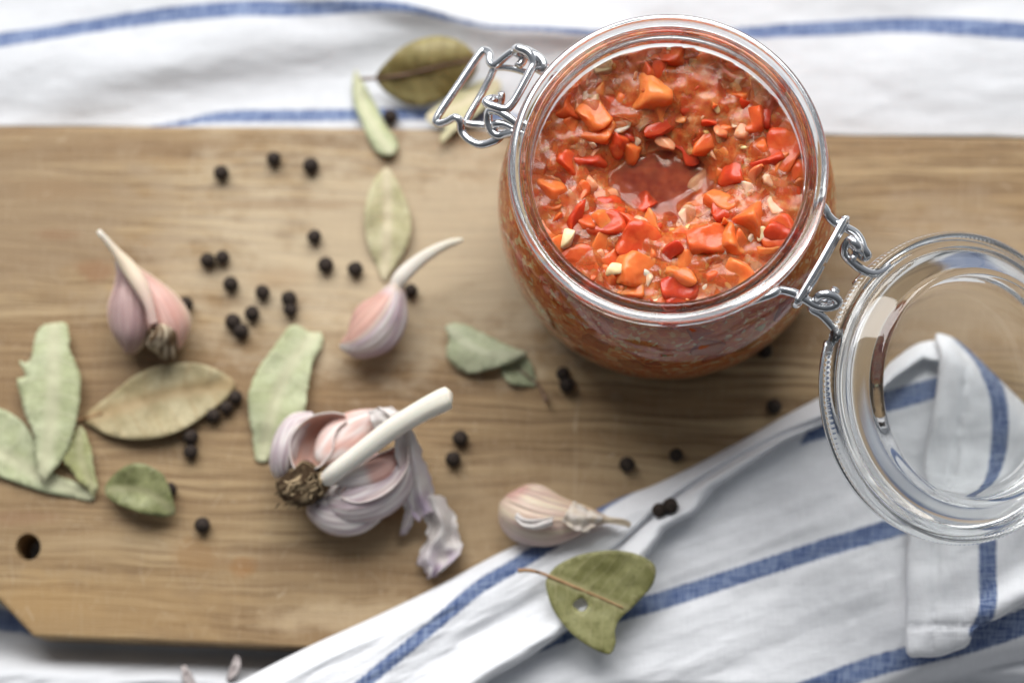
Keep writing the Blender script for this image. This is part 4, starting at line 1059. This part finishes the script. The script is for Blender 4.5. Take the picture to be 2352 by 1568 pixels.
garlic_part('root', loft([(P(372, 800, .9), .05, .05, .05), (P(372, 798, 1.0), .60, .35, .4), (P(374, 780, 1.5), .60, .40, .4), (P(376, 764, 1.8), .46, .35, .3), (P(375, 752, 1.8), .16, .16, .16), (P(376, 750, 1.7), .03, .03, .03)], col_k, 26, 6, seed=9, wob=.5), ROOT, g1)

# -- clove with long white tail, middle
g2 = empty('garlic_clove', P(870, 745, 0), 'garlic clove with a pink flat side and a long white tail, centre of the board', 'garlic', 'loose garlic cloves')
def col2(u, a, n):
    c = mixc(WHITE, LILAC*1.15, sm(.3, .7, n))
    c = mixc(c, LILAC*.8, sm(60, 0, abs(a-0) if a < 180 else 360-a)*.55)
    pk = sm(78, 92, a)*sm(200, 170, a)*sm(.02, .08, u)*sm(.84, .66, u)
    c = mixc(c, np.array((.58, .35, .285))*(0.85+.3*n), pk)
    edge = max(0, 1-abs(a-80)/8)*sm(.02, .1, u)*sm(.95, .7, u)
    c = mixc(c, CREAM, edge*.8)
    c = mixc(c, BROWN*2, sm(.03, 0, u)*.9)
    return mixc(c, CREAM, sm(.75, .9, u)*.8)
garlic_part('clove', loft([(P(781, 790, .75), .03, .03, .03), (P(790, 792, .8), .24, .22, .3), (P(820, 785, .95), .62, .55, .75), (P(855, 758, 1.15), .90, .72, 1.05), (P(885, 720, 1.25), .82, .7, 1.1), (P(903, 682, 1.35), .50, .5, .7), (P(912, 655, 1.5), .26, .28, .35), (P(920, 640, 1.6), .17, .17, .2)], col2, 52, 8, seed=3, wob=.08, veins=.8, power=1.22), GARLIC, g2)
def col2t(u, a, n): return mixc(np.array((.76, .72, .64)), np.array((.72, .70, .56)), sm(.2, .9, u))*(0.93+0.1*n)
garlic_part('tail', loft([(P(908, 660, 1.5), .22, .2, .2), (P(922, 636, 1.65), .27, .2, .2), (P(955, 605, 1.8), .24, .16, .2), (P(990, 580, 1.95), .20, .14, .16), (P(1025, 562, 2.05), .15, .11, .12), (P(1050, 554, 2.1), .12, .08, .09), (P(1064, 551, 2.1), .05, .04, .04)], col2t, 24, 7, seed=4), STEM, g2)

# -- clove lying against the towel edge
g4 = empty('garlic_clove', P(1255, 1180, 0), 'cream and pink garlic clove with frayed skin, resting against the towel edge', 'garlic', 'loose garlic cloves')
def col4(u, a, n):
    c = mixc(CREAM*1.02, PALEPINK*1.05, sm(.3, .8, n)*.8)
    c = mixc(c, WHITE, sm(60, 90, a)*sm(150, 110, a)*.0)
    c = mixc(c, TAN*1.1, sm(.35, .75, u)*sm(100, 170, a)*sm(260, 200, a)*.6)
    c = mixc(c, LILAC, sm(60, -10, a if a < 180 else a-360)*.45)
    pk = sm(.20, .10, abs(u-.16))*sm(80, 125, a)*sm(190, 150, a)
    c = mixc(c, np.array((.55, .26, .24)), pk*.7)
    return c
garlic_part('clove', loft([(P(1156, 1148, .9), .04, .04, .04), (P(1160, 1152, .9), .36, .32, .4), (P(1182, 1165, 1.0), .82, .72, .9), (P(1220, 1180, 1.1), .98, .85, 1.02), (P(1265, 1190, 1.15), .90, .78, .95), (P(1310, 1192, 1.15), .66, .56, .7), (P(1350, 1190, 1.2), .40, .35, .4), (P(1385, 1192, 1.25), .16, .14, .15), (P(1412, 1194, 1.25), .05, .05, .05)], col4, 50, 8, seed=6, wob=.13, veins=.8, power=1.18), GARLIC, g4)
def strip(name, rows, colf, parent, mat, n=14, amp=.08, seed=1, per=5, thick=0.00025, rag=0.0):
    """papery strip: rows of (left px,py,z, right px,py,z)"""
    Lp = crom([P(*r[:3]) for r in rows], per); Rp = crom([P(*r[3:6]) for r in rows], per)
    vs = []; cols = []; uvs = []; m = len(Lp)
    for i in range(m):
        u = i/(m-1)
        for k in range(n+1):
            v = k/n
            p = Lp[i].lerp(Rp[i], v)
            p = p+Vector((0, 0, 1))*(amp*math.sin(v*9+u*5+seed)*1.0+amp*1.6*mnoise.noise(Vector((u*5+seed, v*3.5, 0)))+amp*1.2*math.sin(v*math.pi))
            if rag and i == m-1: p = p+(Lp[-1]-Lp[-3]).normalized()*rag*mnoise.noise(Vector((v*7, seed, 0)))
            if rag and (k == 0 or k == n): p = p+(Rp[i]-Lp[i]).normalized()*rag*mnoise.noise(Vector((u*11, seed+k, 0)))
            vs.append(p); uvs.append((v, u)); cols.append(colf(u, v, 0.5+.5*mnoise.noise(Vector((u*5, v*4, seed)))))
    me = mesh(name, vs, grid_faces(m, n+1), uvs, cols)
    o = link(name, me, mat, parent); o.modifiers.new('thick', 'SOLIDIFY').thickness = thick
    return o
cs4 = lambda u, v, n: mixc(CREAM*1.05, WHITE*1.02, n)
strip('skin_flap', [(1318, 1150, 1.75, 1290, 1195, 2.0), (1345, 1165, 1.8, 1315, 1215, 1.9), (1372, 1178, 1.75, 1335, 1222, 1.7), (1388, 1188, 1.7, 1350, 1222, 1.6)], cs4, g4, PAPER, seed=2, rag=.1)
strip('skin_flap', [(1375, 1180, 1.55, 1368, 1200, 1.5), (1400, 1188, 1.5, 1396, 1202, 1.45), (1430, 1192, 1.4, 1428, 1205, 1.35), (1450, 1200, 1.3, 1446, 1210, 1.25)], lambda u, v, n: CREAM*.95, g4, PAPER, n=6, amp=.03, seed=3)
strip('skin_flap', [(1188, 1175, 1.95, 1182, 1190, 1.9), (1205, 1190, 2.1, 1200, 1208, 2.05), (1235, 1192, 2.12, 1232, 1215, 2.05), (1272, 1186, 2.05, 1268, 1205, 2.0)], lambda u, v, n: WHITE*1.04, g4, PAPER, n=8, amp=.05, seed=4)

# -- the broken bulb
gb = empty('garlic_bulb', P(800, 1090, 0), 'broken open garlic bulb with thick white stem, dark roots and trailing papery skin', 'garlic bulb')
def col_front(u, a, n):
    c = mixc(WHITE*.95, LILAC*.92, sm(.3, .75, n)*.9)
    c = mixc(c, MAUVE*1.05, sm(40, -40, a if a < 180 else a-360)*.45)
    return mixc(c, BROWN*2.4, sm(.12, 0, u)*.8)
# front cloves wrapped in skin, under the stem
garlic_part('clove', loft([(P(748, 1150, 1.2), .1, .1, .1), (P(765, 1150, 1.3), .50, .4, .7), (P(810, 1150, 1.4), .80, .72, 1.25), (P(860, 1130, 1.5), .92, .75, 1.35), (P(905, 1100, 1.6), .72, .65, 1.1), (P(930, 1065, 1.8), .42, .5, .7), (P(942, 1030, 2.0), .15, .2, .2)], col_front, 50, 8, seed=11, wob=.07, veins=.8), GARLIC, gb)
garlic_part('clove', loft([(P(712, 1160, .8), .1, .1, .1), (P(725, 1165, .9), .45, .45, .55), (P(765, 1175, 1.05), .75, .6, .9), (P(815, 1175, 1.1), .78, .6, .95), (P(860, 1155, 1.2), .55, .5, .8), (P(890, 1130, 1.3), .15, .2, .2)], col_front, 44, 7, seed=12, wob=.07, veins=.8), GARLIC, gb)
# left clove standing beside the hollow
garlic_part('clove', loft([(P(660, 1095, 1.0), .1, .1, .1), (P(652, 1080, 1.2), .40, .5, .8), (P(652, 1045, 1.5), .46, .65, 1.2), (P(662, 1005, 1.6), .46, .6, 1.25), (P(685, 972, 1.6), .40, .5, 1.1), (P(722, 955, 1.6), .15, .2, .3)], col_front, 44, 7, seed=13, wob=.06, veins=.8), GARLIC, gb)
# inner cloves showing their pink faces
def col_in(u, a, n):
    c = mixc(PALEPINK, WHITE, sm(.3, .75, n)*.75)
    return mixc(c, PINK*1.15, sm(.55, .2, abs(u-.45))*sm(.6, .3, n)*.5)
garlic_part('clove', loft([(P(735, 1065, 1.6), .1, .1, .1), (P(745, 1050, 1.7), .45, .4, .8), (P(775, 1020, 1.75), .72, .45, 1.2), (P(815, 990, 1.75), .72, .4, 1.2), (P(855, 965, 1.8), .45, .35, .9), (P(885, 948, 1.9), .12, .12, .2)], col_in, 44, 7, seed=14, wob=.06), GARLIC, gb)
garlic_part('clove', loft([(P(775, 1112, 1.9), .08, .08, .1), (P(795, 1100, 2.0), .34, .3, .5), (P(835, 1085, 2.1), .5, .34, .7), (P(880, 1068, 2.15), .46, .3, .6), (P(912, 1045, 2.2), .12, .12, .2)], lambda u, a, n: mixc(WHITE*1.03, PINK*1.2, sm(.5, .62, u)*.75+0*n)*(.92+.12*n), 36, 7, seed=15, wob=.05), GARLIC, gb)
# hollow shells of dry skin left by the missing cloves: open bowls
def shell(name, secs, seed, a0=170, a1=372, colf=None):
    def cf(u, a, n):
        c = mixc(PALEPINK*1.1, np.array((.76, .46, .36)), sm(.3, .7, n))
        e = min(abs(a-a0), abs((a1 % 360)-a), abs(a1-a))
        return mixc(c, WHITE*1.08, sm(22, 4, e)*.9)
    return garlic_part(name, loft(secs, colf or cf, 36, 7, a0=a0, a1=a1, seed=seed, wob=.10), PAPER, gb, 0.0004)
shell('skin_shell', [(P(698, 1090, 2.1), .15, .2, .4), (P(700, 1064, 2.15), .52, .3, 1.0), (P(712, 1026, 2.25), .74, .3, 1.2), (P(732, 990, 2.3), .66, .3, 1.15), (P(764, 967, 2.3), .36, .3, .7), (P(796, 960, 2.2), .12, .1, .2)], 21, 178, 364)
shell('skin_shell', [(P(735, 1040, 1.9), .15, .2, .4), (P(765, 1010, 1.8), .36, .3, .9), (P(810, 985, 1.9), .46, .3, 1.0), (P(857, 968, 2.0), .42, .3, .9), (P(900, 955, 2.2), .18, .1, .2)], 22)
shell('skin_shell', [(P(780, 1135, 2.1), .1, .2, .3), (P(815, 1125, 2.25), .48, .2, .7), (P(865, 1095, 2.4), .62, .2, .8), (P(905, 1060, 2.5), .50, .2, .7), (P(930, 1020, 2.6), .15, .1, .2)], 23, 175, 368)
# stem
def col_st(u, a, n): return mixc(np.array((.78, .76, .68)), np.array((.80, .79, .66)), u)*(.95+.07*n)
garlic_part('stem', loft([(P(752, 1100, 2.2), .28, .28, .28), (P(775, 1080, 2.6), .30, .3, .3), (P(830, 1038, 2.95), .32, .32, .32), (P(900, 985, 3.3), .345, .34, .34), (P(965, 945, 3.55), .36, .35, .35), (P(1010, 922, 3.7), .39, .37, .37), (P(1026, 914, 3.74), .38, .36, .36), (P(1031, 912, 3.74), .33, .32, .32), (P(1033, 912, 3.72), .02, .02, .02)], col_st, 28, 7, seed=16, wob=.05), STEM, gb)
# root plate with short dry rootlets
def col_rt(u, a, n): return mixc(BROWN*.35, np.array((.50, .38, .23)), sm(.50, .75, n)+sm(.75, 1, u)*.25)
garlic_part('root_plate', loft([(P(735, 1095, 2.1), .30, .3, .3), (P(720, 1102, 2.0), .58, .55, .6), (P(700, 1112, 1.9), .62, .62, .75), (P(678, 1122, 1.75), .60, .6, .7), (P(660, 1130, 1.6), .45, .45, .5), (P(652, 1134, 1.5), .05, .05, .05)], col_rt, 40, 8, seed=17, wob=.55), ROOT, gb)
rr = random.Random(5); parts = []
for i in range(120):
    px = rr.uniform(668, 742); py = 1092+(735-px)*0.42+rr.uniform(-12, 40); z = 2.45-abs(py-1100)*0.008+rr.uniform(-.1, .1)
    a = P(px, py, z); d = Vector((rr.uniform(-.32, .05), rr.uniform(-.28, .08), rr.uniform(-.02, .2)))
    parts.append(tube([a, a+d*.6, a+d+Vector((rr.uniform(-.06, .06), rr.uniform(-.06, .06), -.04))], rr.uniform(.022, .045), 5, 2, taper=lambda t: 1-.5*t))
for i in range(60):
    px = rr.uniform(640, 735); py = 1085+rr.uniform(0, 80); z = 1.7+rr.uniform(-.3, .3)
    a = P(px, py, z); d = Vector((rr.uniform(-.20, .08), rr.uniform(-.16, .05), rr.uniform(-.12, .08)))
    parts.append(tube([a, a+d*.6, a+d], rr.uniform(.03, .06), 5, 2, taper=lambda t: 1-.5*t))
V, F = join(parts)
cols = []
ncol = [mixc(BROWN*.3, np.array((.60, .46, .28)), (rr.random()**1.2) if i < 120 else .12*rr.random()) for i in range(180)]
ci = 0
for i, (v, f) in enumerate(parts): cols += [ncol[i]]*len(v)
o = link('rootlets', mesh('rootlets', V, F, np.zeros((len(V), 2)), cols), ROOT, gb); o['kind'] = 'stuff'
# papery skin: collar and long trailing flap
cp = lambda u, v, n: mixc(WHITE*1.0, np.array((.58, .47, .60)), sm(.35, .95, u)*sm(.25, .7, n)*.9)
strip('paper_skin', [(862, 938, 2.5, 900, 935, 2.6), (890, 955, 2.8, 930, 965, 2.9), (905, 985, 2.8, 955, 1000, 2.6), (905, 1030, 2.6, 968, 1035, 2.2), (918, 1075, 2.2, 978, 1065, 1.9), (935, 1120, 1.7, 990, 1100, 1.5), (940, 1165, 1.2, 1000, 1140, 1.1), (958, 1195, 1.0, 1015, 1165, .9)], cp, gb, PAPER, n=22, amp=.12, seed=5, per=6, rag=.14)
strip('paper_skin', [(918, 1090, 1.9, 945, 1095, 1.9), (925, 1135, 1.4, 950, 1135, 1.4), (930, 1175, .9, 955, 1175, 1.0), (922, 1215, .6, 945, 1205, .7), (918, 1228, .5, 932, 1226, .5)], cp, gb, PAPER, n=10, amp=.07, seed=6, rag=.08)
strip('paper_skin', [(960, 1150, 1.1, 1010, 1135, 1.0), (975, 1190, .85, 1040, 1172, .75), (985, 1225, .7, 1050, 1200, .6), (965, 1262, .6, 1055, 1235, .5), (958, 1290, .5, 1062, 1262, .4), (975, 1312, .4, 1045, 1288, .35), (988, 1328, .25, 1010, 1315, .25)], cp, gb, PAPER, n=24, amp=.17, seed=8, per=6, rag=.18)
strip('paper_skin', [(845, 945, 2.3, 862, 990, 2.5), (868, 936, 2.6, 890, 985, 2.7), (900, 940, 2.7, 915, 985, 2.8), (925, 952, 2.6, 935, 990, 2.7)], lambda u, v, n: WHITE*1.02, gb, PAPER, n=10, amp=.08, seed=9, rag=.08)

# -- dry scraps of garlic skin on the towel in front of the board
for (rows, lab) in [([(540, 1502, -.5, 550, 1508, -.45), (530, 1525, -.5, 554, 1532, -.4), (524, 1548, -.5, 543, 1556, -.45), (520, 1560, -.55, 530, 1564, -.5)], 'thin white scrap of garlic skin on the lower towel, in front of the board'),
                    ([(414, 1532, -.5, 426, 1526, -.45), (420, 1552, -.5, 440, 1546, -.4), (424, 1580, -.5, 450, 1574, -.45)], 'white scrap of garlic skin at the bottom edge, left of the other scrap')]:
    o = strip('garlic_skin', rows, lambda u, v, n: np.array((.60, .545, .53)), None, PAPER, n=8, amp=.06, seed=11, rag=.05)
    tag(o, lab, 'garlic skin', 'scraps of garlic skin')
